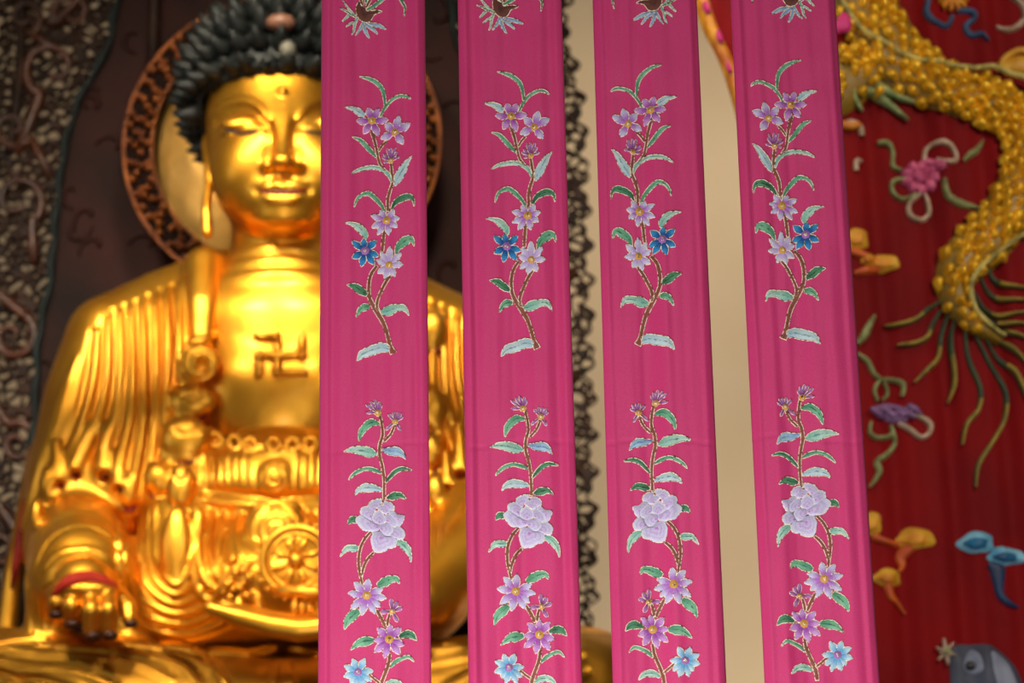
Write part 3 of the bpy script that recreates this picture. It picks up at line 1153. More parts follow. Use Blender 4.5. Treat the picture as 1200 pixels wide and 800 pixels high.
EM = {
    'G': thread_mat('green thread', (86, 164, 126), (128, 200, 162), (46, 110, 84)),
    'D': thread_mat('dark green thread', (52, 118, 84), (82, 154, 114), (24, 66, 50)),
    'M': thread_mat('mint thread', (140, 206, 188), (192, 232, 216), (96, 158, 148)),
    'P': thread_mat('pale blue thread', (184, 220, 234), (210, 236, 240), (120, 168, 184)),
    'B': thread_mat('light blue thread', (150, 186, 226), (176, 212, 240), (110, 150, 196)),
    'stem': thread_mat('brown thread', (146, 80, 64), (158, 90, 72), (118, 58, 48)),
    'bulb': thread_mat('dark brown thread', (92, 44, 34), (112, 58, 44), (70, 32, 26)),
    'purple': thread_mat('purple petal thread', (172, 78, 184), (214, 158, 230)),
    'lilac': thread_mat('lilac petal thread', (190, 116, 212), (214, 208, 248)),
    'lavender': thread_mat('lavender petal thread', (206, 176, 236), (222, 218, 250)),
    'blue': thread_mat('blue petal thread', (0, 84, 158), (44, 152, 216)),
    'sky': thread_mat('sky blue petal thread', (110, 184, 232), (192, 228, 250)),
    'bud': thread_mat('mauve bud thread', (140, 54, 130), (186, 122, 196)),
    'peony': thread_mat('peony thread', None or (160, 80, 180), (205, 200, 240), bands=[(186, 100, 206), (214, 176, 236), (224, 218, 250), (200, 168, 232), (228, 224, 252), (206, 190, 240), (230, 230, 254)]),
    'yellow': thread_mat('yellow thread', (214, 154, 44), (226, 170, 60)),
    'violet': thread_mat('violet centre thread', (150, 88, 172), (176, 110, 190)),
}
OUTL = mat('gold couching thread', (226, 206, 168), .4)
_tc = OUTL.node_tree.nodes.new('ShaderNodeTexCoord')
_n = N(OUTL, 'ShaderNodeTexNoise', Scale=420.0, Detail=1.0)
LK(OUTL, _tc.outputs['Object'], _n.inputs['Vector'])
_r = ramp(OUTL, _n.outputs['Fac'], [(.36, (92, 56, 40)), (.44, (206, 180, 140)), (.52, (250, 240, 216))])
LK(OUTL, _r.outputs['Color'], BS(OUTL).inputs['Base Color'])

SILK = mat('magenta silk', (190, 42, 102), .45, 0, Sheen_Weight=.2, Sheen_Roughness=.35)
BS(SILK).inputs['Sheen Tint'].default_value = (1, .55, .75, 1)
BS(SILK).inputs['Specular IOR Level'].default_value = .35
_tc = SILK.node_tree.nodes.new('ShaderNodeTexCoord')
_w1 = N(SILK, 'ShaderNodeTexNoise', Scale=1500.0, Detail=2.0)
LK(SILK, _tc.outputs['Object'], _w1.inputs['Vector'])
_w2 = N(SILK, 'ShaderNodeTexNoise', Scale=26.0, Detail=3.0)
_mp = SILK.node_tree.nodes.new('ShaderNodeMapping')
_mp.inputs['Scale'].default_value = (1.6, 1.6, .16)
LK(SILK, _tc.outputs['Object'], _mp.inputs['Vector'])
LK(SILK, _mp.outputs['Vector'], _w2.inputs['Vector'])
_b1 = N(SILK, 'ShaderNodeBump', Strength=.35, Distance=.0003)
LK(SILK, _w1.outputs['Fac'], _b1.inputs['Height'])
_b2 = N(SILK, 'ShaderNodeBump', Strength=.14, Distance=.004)
LK(SILK, _w2.outputs['Fac'], _b2.inputs['Height'])
LK(SILK, _b1.outputs['Normal'], _b2.inputs['Normal'])
LK(SILK, _b2.outputs['Normal'], BS(SILK).inputs['Normal'])
_rc = ramp(SILK, _w1.outputs['Fac'], [(.3, (192, 48, 106)), (.7, (209, 66, 124))])
LK(SILK, _rc.outputs['Color'], BS(SILK).inputs['Base Color'])

# -------- the embroidery pattern, drawn once in the frame of the first hanging
# offsets of the tracing windows
OFS = {'A': 0, 'B': 80, 'C': 160, 'D': 240, 'E': 330, 'F': 460, 'G': 550, 'H': 630, 'I': 700}
T = lambda w, x, y: (370 + x / 8, OFS[w] + y / 8)
LEAVES = [
    ('B', 'G', [(650, 350, 10), (640, 250, 16), (615, 180, 20), (560, 125, 20), (490, 90, 16), (410, 73, 4)]),
    ('B', 'G', [(605, 450, 10), (640, 380, 14), (700, 310, 16), (780, 270, 15), (850, 268, 14), (890, 292, 4)]),
    ('B', 'P', [(455, 440, 22), (410, 410, 34), (360, 385, 24), (275, 375, 3)]),
    ('C', 'G', [(568, 190, 10), (520, 140, 20), (460, 70, 22), (410, 25, 18), (345, 8, 4)]),
    ('C', 'M', [(710, 430, 8), (690, 370, 18), (640, 320, 20), (570, 290, 20), (480, 290, 20), (400, 310, 15), (335, 350, 5)]),
    ('C', 'P', [(740, 465, 10), (770, 400, 38), (820, 310, 36), (860, 240, 20), (905, 190, 3)]),
    ('C', 'G', [(655, 725, 8), (620, 650, 16), (560, 580, 22), (490, 530, 22), (420, 550, 16), (380, 600, 12), (362, 660, 4)]),
    ('C', 'D', [(710, 685, 10), (750, 620, 25), (820, 580, 32), (880, 570, 28), (915, 600, 14), (922, 655, 4)]),
    ('D', 'M', [(465, 320, 12), (460, 270, 32), (410, 215, 36), (350, 185, 20), (275, 178, 3)]),
    ('D', 'G', [(750, 470, 8), (775, 400, 30), (830, 350, 42), (880, 325, 35), (910, 345, 18), (922, 390, 4)]),
    ('E', 'D', [(485, 120, 20), (430, 90, 36), (370, 50, 34), (295, 35, 3)]),
    ('E', 'G', [(505, 235, 18), (460, 240, 34), (415, 265, 24), (380, 330, 5)]),
    ('E', 'M', [(610, 290, 18), (680, 275, 48), (760, 250, 34), (820, 250, 32), (850, 275, 18), (872, 318, 3)]),
    ('E', 'P', [(690, 640, 30), (620, 620, 46), (520, 650, 46), (440, 680, 38), (388, 742, 4)]),
    ('A', 'G', [(480, 80, 12), (560, 40, 20), (640, -20, 18), (700, -90, 10), (740, -150, 3)]),
    ('A', 'D', [(700, -110, 6), (770, -40, 14), (820, 40, 14), (840, 80, 10), (828, 158, 4)]),
    ('A', 'G', [(470, 20, 10), (465, -60, 22), (440, -140, 18), (400, -220, 4)]),
    ('F', 'G', [(595, 295, 14), (520, 285, 36), (450, 340, 34), (420, 400, 22), (408, 455, 5)]),
    ('F', 'M', [(575, 580, 12), (510, 565, 46), (420, 545, 44), (340, 540, 28), (265, 555, 3)]),
    ('F', 'B', [(625, 535, 12), (690, 550, 34), (760, 555, 44), (810, 580, 26), (845, 625, 3)]),
    ('G', 'G', [(612, 35, 10), (560, 10, 20), (480, -5, 18), (400, 20, 18), (345, 60, 14), (312, 100, 4)]),
    ('G', 'D', [(655, 125, 8), (690, 80, 18), (750, 20, 22), (820, -5, 20), (900, 5, 5)]),
    ('G', 'P', [(620, 195, 14), (560, 180, 32), (480, 175, 42), (410, 195, 28), (368, 240, 4)]),
    ('G', 'D', [(665, 270, 12), (720, 255, 36), (790, 245, 28), (850, 280, 3)]),
    ('G', 'D', [(385, 475, 30), (340, 475, 32), (303, 515, 5)]),
    ('H', 'M', [(760, 40, 20), (810, 60, 36), (860, 110, 34), (885, 170, 16), (893, 225, 4)]),
    ('H', 'M', [(400, 100, 22), (350, 100, 34), (290, 105, 26), (232, 178, 4)]),
    ('H', 'G', [(580, 450, 20), (640, 420, 44), (710, 390, 36), (760, 390, 26), (785, 430, 5)]),
    ('I', 'G', [(410, 125, 26), (350, 170, 46), (300, 220, 36), (272, 298, 5)]),
    ('I', 'G', [(545, 400, 22), (470, 410, 46), (400, 430, 34), (328, 490, 4)]),
    ('I', 'D', [(780, 370, 14), (850, 345, 38), (900, 355, 34), (948, 400, 3)]),
    ('I', 'G', [(700, 655, 8), (740, 610, 20), (800, 575, 18), (870, 555, 16), (920, 600, 4)]),
    ('I', 'M', [(640, 840, 12), (700, 805, 32), (780, 810, 28), (840, 860, 5)]),
]
ROOTS = [
    ('M', [(378, 158, 11), (350, 130, 12), (310, 90, 10), (255, 20, 4)]),
    ('D', [(380, 160, 9), (320, 130, 10), (280, 112, 8), (230, 90, 4)]),
    ('M', [(335, 138, 9), (305, 155, 12), (280, 185, 10), (252, 212, 5)]),
    ('M', [(388, 165, 12), (370, 205, 14), (330, 225, 10), (285, 258, 5)]),
    ('M', [(375, 195, 9), (362, 250, 11), (355, 290, 9), (338, 325, 5)]),
    ('B', [(440, 205, 9), (425, 250, 13), (400, 290, 11), (372, 325, 5)]),
    ('B', [(442, 200, 11), (458, 265, 17), (478, 310, 14), (502, 350, 5)]),
    ('B', [(450, 203, 10), (505, 245, 16), (545, 275, 14), (580, 315, 5)]),
    ('B', [(495, 212, 11), (560, 228, 19), (610, 248, 16), (658, 272, 5)]),
]
STEMS = [
    ('B', [(525, 590, 16), (555, 690, 15), (570, 760, 13), (583, 830, 13), (605, 900, 13), (655, 962, 12)]),
    ('B', [(660, 685, 12), (620, 725, 12), (590, 775, 10)]),
    ('C', [(705, 255, 12), (714, 340, 15), (722, 430, 16), (700, 500, 16), (678, 580, 16), (676, 700, 15)]),
    ('D', [(645, 215, 14), (634, 320, 16), (625, 440, 14)]),
    ('D', [(575, 570, 14), (530, 630, 16), (505, 700, 17), (497, 800, 17), (505, 870, 18), (535, 940, 20), (590, 1030, 22), (640, 1120, 20), (675, 1230, 18), (700, 1330, 20), (728, 1395, 34)]),
    ('D', [(700, 665, 14), (655, 730, 16), (620, 800, 15), (585, 880, 15), (572, 950, 16), (590, 995, 14)]),
    ('A', [(440, 45, 14), (420, -20, 14), (430, -110, 12), (420, -220, 10)]),
    ('A', [(475, 55, 12), (510, -10, 13), (560, -70, 12), (580, -160, 10)]),
    ('F', [(600, 210, 13), (620, 300, 14), (628, 400, 15), (602, 490, 16), (600, 590, 16), (625, 690, 15), (642, 820, 15), (642, 1010, 14)]),
    ('F', [(740, 310, 12), (705, 390, 13), (640, 460, 13)]),
    ('G', [(520, 585, 12), (460, 655, 15), (420, 740, 15), (405, 830, 16), (408, 920, 15), (425, 1010, 14), (437, 1080, 12)]),
    ('H', [(545, 140, 12), (490, 200, 15), (450, 280, 15), (430, 365, 13)]),
    ('I', [(570, 115, 14), (610, 185, 17), (655, 275, 14)]),
    ('I', [(692, 155, 12), (678, 215, 15), (672, 270, 13)]),
    ('I', [(697, 525, 14), (682, 630, 17), (645, 730, 18), (610, 830, 19), (600, 930, 18)]),
    ('I', [(500, 720, 11), (550, 765, 13), (605, 805, 12)]),
]
FLOWERS = [  # window, kind, centre, centre radius, centre kind, petal half width, tips
    ('B', 'purple', (527, 490), 38, 'yellow', 34, [(485, 368), (590, 375), (680, 480), (582, 632), (450, 610), (380, 490)]),
    ('B', 'lilac', (742, 605), 35, 'yellow', 36, [(780, 455), (885, 520), (820, 715), (610, 660), (652, 508)]),
    ('C', 'bud', (703, 228), 25, 'yellow', 12, [(620, 190), (635, 165), (665, 110), (705, 105), (750, 110), (765, 150), (785, 200), (640, 245), (690, 150), (725, 150)]),
    ('D', 'lilac', (665, 148), 40, 'yellow', 30, [(605, 50), (735, 50), (785, 125), (770, 210), (690, 285), (575, 278), (520, 210), (520, 95)]),
    ('D', 'blue', (462, 430), 40, 'violet', 33, [(445, 315), (570, 335), (590, 480), (550, 560), (428, 578), (345, 505), (342, 340)]),
    ('D', 'lavender', (688, 565), 36, 'yellow', 32, [(690, 390), (800, 450), (820, 565), (745, 675), (650, 695), (580, 640), (568, 520), (605, 445)]),
    ('F', 'bud', (582, 192), 30, 'yellow', 13, [(470, 190), (470, 115), (515, 85), (553, 70), (600, 85), (620, 115), (585, 110)]),
    ('F', 'bud', (745, 275), 28, 'yellow', 13, [(655, 350), (680, 205), (730, 185), (770, 190), (805, 200), (820, 235), (800, 360)]),
    ('H', 'lilac', (480, 543), 42, 'yellow', 36, [(490, 385), (630, 480), (665, 565), (610, 645), (560, 712), (430, 730), (325, 665), (305, 515), (365, 415)]),
    ('H', 'bud', (718, 692), 26, 'yellow', 20, [(712, 575), (770, 605), (812, 658), (770, 790), (608, 695)]),
    ('I', 'purple', (690, 393), 42, 'yellow', 36, [(700, 255), (795, 280), (830, 445), (785, 540), (650, 570), (550, 515), (545, 400), (580, 285)]),
    ('I', 'sky', (398, 700), 40, 'violet', 34, [(345, 575), (460, 570), (540, 690), (520, 790), (470, 850), (370, 850), (325, 800), (262, 740), (268, 640)]),
]
PEONY = [
    ((545, 385), [(490, 340), (510, 305), (560, 280), (610, 275), (625, 310), (575, 345), (560, 395), (530, 370), (490, 350)]),
    ((650, 350), [(630, 310), (660, 300), (710, 315), (738, 350), (735, 385), (700, 395), (690, 365), (640, 330)]),
    ((640, 405), [(575, 350), (600, 332), (650, 335), (690, 365), (700, 395), (660, 420), (620, 395), (575, 365)]),
    ((520, 450), [(420, 390), (435, 360), (480, 350), (530, 370), (555, 395), (530, 440), (530, 480), (500, 480), (455, 450), (425, 425)]),
    ((600, 505), [(530, 440), (570, 395), (600, 385), (640, 420), (660, 460), (650, 500), (600, 515), (550, 500), (528, 465)]),
    ((672, 490), [(655, 425), (700, 425), (740, 455), (770, 490), (765, 530), (735, 545), (710, 510), (660, 495)]),
    ((775, 480), [(690, 400), (735, 395), (770, 425), (830, 435), (825, 480), (790, 540), (770, 535), (770, 490), (740, 455), (690, 415)]),
    ((590, 550), [(375, 470), (410, 435), (430, 430), (460, 455), (500, 480), (530, 482), (555, 505), (605, 520), (600, 560), (560, 585), (500, 580), (450, 575), (400, 520)]),
    ((612, 560), [(605, 520), (650, 510), (700, 510), (725, 545), (735, 580), (700, 620), (665, 625), (625, 595), (600, 560)]),
    ((720, 620), [(735, 580), (740, 550), (780, 540), (815, 560), (838, 600), (820, 655), (770, 655), (715, 630), (700, 620)]),
    ((615, 640), [(540, 590), (600, 585), (630, 600), (665, 628), (715, 632), (760, 665), (750, 725), (710, 740), (680, 745), (660, 765), (590, 780), (545, 765), (525, 700), (518, 650), (530, 620)]),
]
BULB = [(405, 10), (380, 50), (378, 100), (390, 150), (425, 190), (470, 203), (510, 190), (535, 155), (555, 130), (620, 110), (595, 96), (560, 88), (480, 92), (468, 62), (430, 45)]

EDGE = [((376.5, 498), (372.5, 505)), ((536.5, 658), (549, 682.5)), ((694, 817.5), (719, 851)), ((856, 979.5), (897, 1031))]
SHIFT = [0, -2, -6, -9]
WORDS = [
    ('magenta silk hanging with embroidered flowers, leftmost of the four, crossing the gilded Buddha', ),
    ('magenta embroidered silk hanging second from the left, beside the dark edge of the carved screen', ),
    ('magenta embroidered silk hanging third from the left, bare beige wall on both sides', ),
    ('magenta embroidered silk hanging rightmost of the four, in front of the red dragon curtain', ),
]


def to_cloth(px, py):
    """first hanging's tracing -> metres from its centre line, height"""
    w = W(px, py, YR)
    e0 = [(EDGE[0][0][k] * (800 - py) + EDGE[0][1][k] * py) / 800 for k in (0, 1)]
    c = W(sum(e0) / 2, py, YR)
    return w.x - c.x, w.z


for ri in range(4):
    mir = -1 if ri >= 2 else 1
    (l0, r0), (l1, r1) = EDGE[ri]
    zt0, zb0 = W(600, 0, YR).z, W(600, 800, YR).z
    ct, cb = (W(l0, 0, YR) + W(r0, 0, YR)) / 2, (W(l1, 800, YR) + W(r1, 800, YR)) / 2
    hw_t, hw_b = (W(r0, 0, YR).x - W(l0, 0, YR).x) / 2, (W(r1, 800, YR).x - W(l1, 800, YR).x) / 2
    HW = (hw_t + hw_b) / 2
    yo = YR
    seed = ri * 13.7 + 2.1

    def centre(z):
        t = (ct.z - z) / (ct.z - cb.z)
        return ct.x + (cb.x - ct.x) * t

    def disp(s, z, seed=seed, HW=HW):
        """soft folds of the hanging silk, metres towards the viewer"""
        u = s / HW
        d = 0.0068 * noise.noise(Vector((s * 34 + seed, z * 1.1, seed)))
        d += .0026 * noise.noise(Vector((s * 75, z * 1.6, seed + 5)))
        d += .0007 * noise.noise(Vector((s * 150, z * 9, seed + 9)))
        d += .0006 * noise.noise(Vector((s * 30, z * 26, seed + 3)))
        d += .0011 * noise.noise(Vector((s * 110, z * 5, seed + 21))) * max(0, 1 - abs(u) * 1.3)
        d -= .0024 * (max(0, abs(u) - .93) / .07) ** 2
        d += .0022 * math.exp(-((abs(u) - .86) / .06) ** 2)
        zc = W(600, 521, YR).z + .004 * math.sin(u * 2.2 + ri)
        d -= .0008 * math.exp(-((z - zc) / .0012) ** 2)
        return d

    def P(s, z, up=0.0):
        return Vector((centre(z) + s, yo - disp(s, z) - up, z))

    ztop, zbot = zt0 + .13, zb0 - .16
    root = thing('silk_hanging', WORDS[ri][0], 'hanging', (centre(ztop), YR, ztop), 'embroidered silk hangings in the foreground')
    NU, NV = 66, 420
    mb = MB()
    vs = []
    for j in range(NV + 1):
        z = ztop + (zbot - ztop) * j / NV
        for i in range(NU + 1):
            s = HW * (-1 + 2 * i / NU)
            vs.append(P(s, z))
    fs = [(j * (NU + 1) + i, (j + 1) * (NU + 1) + i, (j + 1) * (NU + 1) + i + 1, j * (NU + 1) + i + 1) for j in range(NV) for i in range(NU)]
    # back layer: the hanging is a flat sewn sleeve
    n0 = len(vs)
    for j in range(NV + 1):
        z = ztop + (zbot - ztop) * j / NV
        for i in (0, 1, 2, 3, 4):
            s = HW * (-1 + 2 * i / 4)
            vs.append(P(s * .999, z) + Vector((0, .0045 if 0 < i < 4 else .002, 0)))
    fs += [(n0 + j * 5 + i, n0 + j * 5 + i + 1, n0 + (j + 1) * 5 + i + 1, n0 + (j + 1) * 5 + i) for j in range(NV) for i in range(4)]
    for j in range(NV):
        fs.append((j * (NU + 1), n0 + j * 5, n0 + (j + 1) * 5, (j + 1) * (NU + 1)))
        fs.append((j * (NU + 1) + NU, (j + 1) * (NU + 1) + NU, n0 + (j + 1) * 5 + 4, n0 + j * 5 + 4))
    mb.add(vs, fs)
    mb.build('silk', SILK, root)

    dz = (W(600, 400 + SHIFT[ri], YR).z - W(600, 400, YR).z)
    rng = random.Random(ri + 40)

    def C(pt, up=0.0):
        s, z = to_cloth(*pt)
        return P(s * mir, z + dz, up)

    def line(mb, pts, rad=.00048, closed=True):
        mb.tube([C(p, .0006) for p in pts], rad, 5, closed=closed)

    def strip(mb, ob, pts, dome=.0008, rag=.0, base_up=.0002, thr=.00042):
        """leaf or stem from centre points with half widths (tracing px)"""
        sp = spline(pts, 6)
        n = len(sp)
        L, R_, rows_ = [], [], []
        for i, (x, y, w_) in enumerate(sp):
            w_ = max(w_, .12)
            a, b = sp[max(i - 1, 0)], sp[min(i + 1, n - 1)]
            tx, ty = b[0] - a[0], b[1] - a[1]
            l = math.hypot(tx, ty) or 1
            nx, ny = -ty / l, tx / l
            wl = w_ * (1 + rag * rng.uniform(-1, 1))
            wr = w_ * (1 + rag * rng.uniform(-1, 1))
            rows_.append([(x + nx * wl * k if k > 0 else x + nx * wr * k, y + ny * (wl if k > 0 else wr) * k, k) for k in (-1, -.55, 0, .55, 1)])
            L.append(rows_[-1][0][:2])
            R_.append(rows_[-1][4][:2])
        vs, uv = [], []
        for i, row in enumerate(rows_):
            for (x, y, k) in row:
                vs.append(C((x, y), base_up + dome * (1 - k * k)))
                uv.append((k, i / (n - 1)))
        fs = [(i * 5 + k, i * 5 + k + 1, i * 5 + k + 6, i * 5 + k + 5) for i in range(n - 1) for k in range(4)]
        if mir < 0:
            fs = [f[::-1] for f in fs]
        mb.add(vs, fs, uv)
        if ob is not None:
            line(ob, L + R_[::-1], thr)

    def poly(mb, ob, anchor, pts, dome=.0012, up=.0003):
        sp = spline(pts, 3, closed=True)
        n = len(sp)
        K = 6
        vs, uv = [C(anchor, up + dome)], [(0, 0)]
        for k in range(1, K + 1):
            t = k / K
            for j, p in enumerate(sp):
                x, y = anchor[0] + (p[0] - anchor[0]) * t, anchor[1] + (p[1] - anchor[1]) * t
                vs.append(C((x, y), up + dome * (1 - t * t)))
                uv.append((j / n * 6, t))
        fs = [(0, 1 + j, 1 + (j + 1) % n) for j in range(n)]
        for k in range(K - 1):
            a = 1 + k * n
            fs += [(a + j, a + n + j, a + n + (j + 1) % n, a + (j + 1) % n) for j in range(n)]
        mb.add(vs, fs, uv)
        if ob is not None:
            line(ob, [tuple(p[:2]) for p in sp], .00048)

    for (w_, kind, pts) in LEAVES:
        m1, m2 = MB(), MB()
        strip(m1, m2, [T(w_, x, y) + (h / 8,) for x, y, h in pts], rag=.10 if max(p[2] for p in pts) > 28 else .04)
        lf = m1.build('embroidered_leaf', EM[kind], root)
        m2.build('thread_outline', OUTL, lf)
    for kind, pts in ROOTS:
        m1, m2 = MB(), MB()
        strip(m1, m2, [T('A', x, y) + (h / 8,) for x, y, h in pts], rag=.06, thr=.00034)
        lf = m1.build('embroidered_root', EM[kind], root)
        m2.build('thread_outline', OUTL, lf)
    for (w_, pts) in STEMS:
        m1, m2 = MB(), MB()
        strip(m1, m2, [T(w_, x, y) + (h / 8,) for x, y, h in pts], rag=.08, thr=.00042)
        lf = m1.build('embroidered_stem', EM['stem'], root)
        m2.build('thread_outline', OUTL, lf)
    m1, m2 = MB(), MB()
    poly(m1, m2, T('A', 455, 140), [T('A', x, y) for x, y in BULB])
    lf = m1.build('embroidered_bulb', EM['bulb'], root)
    m2.build('thread_outline', OUTL, lf)
    # peony
    m1, m2 = MB(), MB()
    for i, (an, pts) in enumerate(PEONY):
        poly(m1, m2, T('G', *an), [T('G', x, y) for x, y in pts], dome=.0014, up=.0006 + .0001 * i)
    lf = m1.build('embroidered_peony', EM['peony'], root)
    m2.build('thread_outline', OUTL, lf)
    for (w_, kind, c, cr, ck, pw, tips) in FLOWERS:
        m1, m2, m3, m4 = MB(), MB(), MB(), MB()
        c0 = T(w_, *c)
        for (tx, ty) in tips:
            t1 = T(w_, tx, ty)
            dx, dy = t1[0] - c0[0], t1[1] - c0[1]
            L = math.hypot(dx, dy)
            hwp = pw / 8
            r_in = cr / 8 * .75 / L
            if kind == 'bud':
                st = [(r_in, .45), (.45, .8), (.72, 1.0), (.9, .7), (1, .12)]
            else:
                st = [(r_in, .55), (.42, .86), (.62, 1.0), (.8, .72), (.92, .38), (1, .06)]
            jit = rng.uniform(-.04, .04)
            pts = [(c0[0] + dx * a - dy * jit * a, c0[1] + dy * a + dx * jit * a, hwp * b) for a, b in st]
            strip(m1, m2, pts, dome=.0008, rag=.05, base_up=.0007, thr=.00044 if kind != 'bud' else .00034)
        fl = m1.build('embroidered_flower', EM[kind], root)
        m2.build('thread_outline', OUTL, fl)
        rr = cr / 8
        pts = [(c0[0] + rr * math.cos(a), c0[1] + rr * math.sin(a)) for a in np.linspace(0, 2 * PI, 10, endpoint=False)]
        poly(m3, m4, c0, pts, dome=.0010, up=.0013)
        m3.build('flower_centre', EM[ck], fl)
        # loose crossed stitches in the middle
        for k in range(4):
            a = rng.uniform(0, 6.28)
            m4.tube([C((c0[0] + math.cos(a) * rr * .5, c0[1] + math.sin(a) * rr * .5), .0024), C((c0[0] - math.cos(a + .7) * rr * .45, c0[1] - math.sin(a + .7) * rr * .45), .0024)], .0003, 5)
        m4.build('centre_stitching', OUTL, fl)

# beam from which the hangings fall
mb = MB()
zb_ = W(600, 0, YR).z + .13
mb.box((-1.6, 1.94, zb_ - .002), (1.6, 2.06, zb_ + .12))
o = mb.build('trim_1', WOOD, smooth=False)
o['kind'] = 'structure'
# ================================================================== red curtain with the embroidered dragon
YC = 3.7
CLOTH = noise_mat('red curtain silk', (122, 3, 8), (100, 2, 6), 5, rough=.75, Specular_IOR_Level=.15)
SCALE = noise_mat('gold scale thread', (240, 190, 46), (196, 144, 20), 30, rough=.36, metal=.5, lo=.3, hi=.7)
SCALE_G = mat('olive ground thread', (128, 98, 20), .5)
SPINE = mat('pale green cord', (150, 146, 96), .6)
SPINEL = noise_mat('yellow beige cord', (196, 178, 96), (120, 110, 50), 60, rough=.6)
TENDG = noise_mat('black green thread', (26, 44, 26), (46, 60, 26), 40, rough=.6)
TENDY = noise_mat('yellow green thread', (156, 132, 46), (110, 100, 36), 40, rough=.6)
CLAW = noise_mat('pale green claw thread', (150, 158, 104), (90, 110, 60), 50, rough=.6)
PINKT = noise_mat('pink flower thread', (196, 90, 128), (150, 44, 88), 60, rough=.6)
LILT = noise_mat('lilac flower thread', (134, 96, 140), (94, 60, 100), 60, rough=.6)
PALE = noise_mat('pale ribbon thread', (186, 160, 140), (140, 118, 92), 60, rough=.6)
OLIVE = noise_mat('olive ribbon thread', (130, 136, 84), (92, 92, 48), 60, rough=.6)
GCLOUD = noise_mat('gold cloud thread', (214, 148, 28), (168, 84, 14), 26, rough=.55)
OCLOUD = noise_mat('orange cloud thread', (200, 96, 20), (160, 54, 10), 26, rough=.55)
YCLOUD = noise_mat('yellow cloud thread', (204, 156, 40), (180, 120, 24), 26, rough=.55)
BCLOUD = noise_mat('blue cloud thread', (14, 100, 142), (10, 60, 100), 26, rough=.55)
BCLOUDL = noise_mat('pale blue cloud thread', (120, 176, 198), (70, 136, 168), 26, rough=.55)
NAVY = noise_mat('navy thread', (20, 52, 96), (14, 34, 66), 26, rough=.55)
GREYB = noise_mat('grey blue fish thread', (62, 68, 86), (44, 48, 62), 18, rough=.6)
GREYL = noise_mat('pale grey fish thread', (132, 138, 156), (104, 110, 130), 18, rough=.6)
BLACKT = mat('black thread', (8, 8, 10), .4)
MAG = mat('magenta patch', (190, 30, 110), .6)

curtain = thing('dragon_curtain', 'red silk curtain embroidered with a golden scaly dragon, at the right', 'curtain', W(1050, -140, YC))


def cdisp(x, z):
    return (.006 * math.sin(x * 62 + 1.2 * math.sin(z * 2.1)) + .0035 * math.sin(x * 118 + 2 + .8 * z) + .012 * noise.noise(Vector((x * 9, z * .9, 3))))


def CP(px, py, up=0.0):
    w = W(px, py, YC)
    return Vector((w.x, YC - cdisp(w.x, w.z) - up, w.z))


ledge = spline([(796, -150), (812, -20), (824, 30), (842, 70), (858, 118), (876, 200), (892, 300), (905, 500), (925, 700), (945, 900), (955, 1010)], 8)
ly, lx = [p[1] for p in ledge], [p[0] for p in ledge]
mb = MB()
NU, NV = 190, 130
vs = []
for j in range(NV + 1):
    py = -150 + 1160 * j / NV
    x0 = float(np.interp(py, ly, lx))
    for i in range(NU + 1):
        vs.append(CP(x0 + (1420 - x0) * i / NU, py))
fs = [(j * (NU + 1) + i, (j + 1) * (NU + 1) + i, (j + 1) * (NU + 1) + i + 1, j * (NU + 1) + i + 1) for j in range(NV) for i in range(NU)]
n0 = len(vs)
vs += [v + Vector((0, .006, 0)) for v in vs]
fs += [tuple(n0 + a for a in f[::-1]) for f in fs]
for j in range(NV):
    a, b = j * (NU + 1), (j + 1) * (NU + 1)
    fs += [(a, a + n0, b + n0, b), (a + NU, b + NU, b + NU + n0, a + NU + n0)]
mb.add(vs, fs)
mb.build('silk', CLOTH, curtain)


def cstrip(pts, up=.006, dome=.008, seg=6, flip=False):
    sp = spline(pts, seg)
    n = len(sp)
    vs = []
    for i, (x, y, w_) in enumerate(sp):
        a, b = sp[max(i - 1, 0)], sp[min(i + 1, n - 1)]
        tx, ty = b[0] - a[0], b[1] - a[1]
        l = math.hypot(tx, ty) or 1
        nx, ny = -ty / l, tx / l
        for k in (-1, -.7, 0, .7, 1):
            vs.append(CP(x + nx * w_ * k, y + ny * w_ * k, up + dome * (1 - k * k) - (.006 if abs(k) == 1 else 0)))
    fs = [(i * 5 + k, i * 5 + k + 1, i * 5 + k + 6, i * 5 + k + 5) for i in range(n - 1) for k in range(4)]
    return vs, fs


def cmake(name, material, strips, label=None, up=.006, dome=.008, parent=None):
    first = None
    for s_ in strips:
        mb = MB()
        mb.add(*cstrip(s_, up, dome * .6))
        o = mb.build(name, material, parent or curtain)
        if label:
            o['label'] = label
        first = first or o
    return first


def blob(mb, cx, cy, rx, ry, rot=0, up=.006, dome=.012, wob=.12, seed=0):
    dome *= .6
    n = 28
    rg = random.Random(seed)
    ph = [rg.uniform(0, 6.28) for _ in range(3)]
    vs = [CP(cx, cy, up + dome)]
    K = 4
    for k in range(1, K + 1):
        t = k / K
        for j in range(n):
            a = 2 * PI * j / n
            r = 1 + wob * (math.sin(3 * a + ph[0]) * .5 + math.sin(5 * a + ph[1]) * .5)
            x, y = rx * r * t * math.cos(a), ry * r * t * math.sin(a)
            vs.append(CP(cx + x * math.cos(rot) - y * math.sin(rot), cy + x * math.sin(rot) + y * math.cos(rot), up + dome * (1 - t * t) - (.004 if k == K else 0)))
    fs = [(0, 1 + j, 1 + (j + 1) % n) for j in range(n)]
    for k in range(K - 1):
        a = 1 + k * n
        fs += [(a + j, a + n + j, a + n + (j + 1) % n, a + (j + 1) % n) for j in range(n)]
    mb.add(vs, fs)


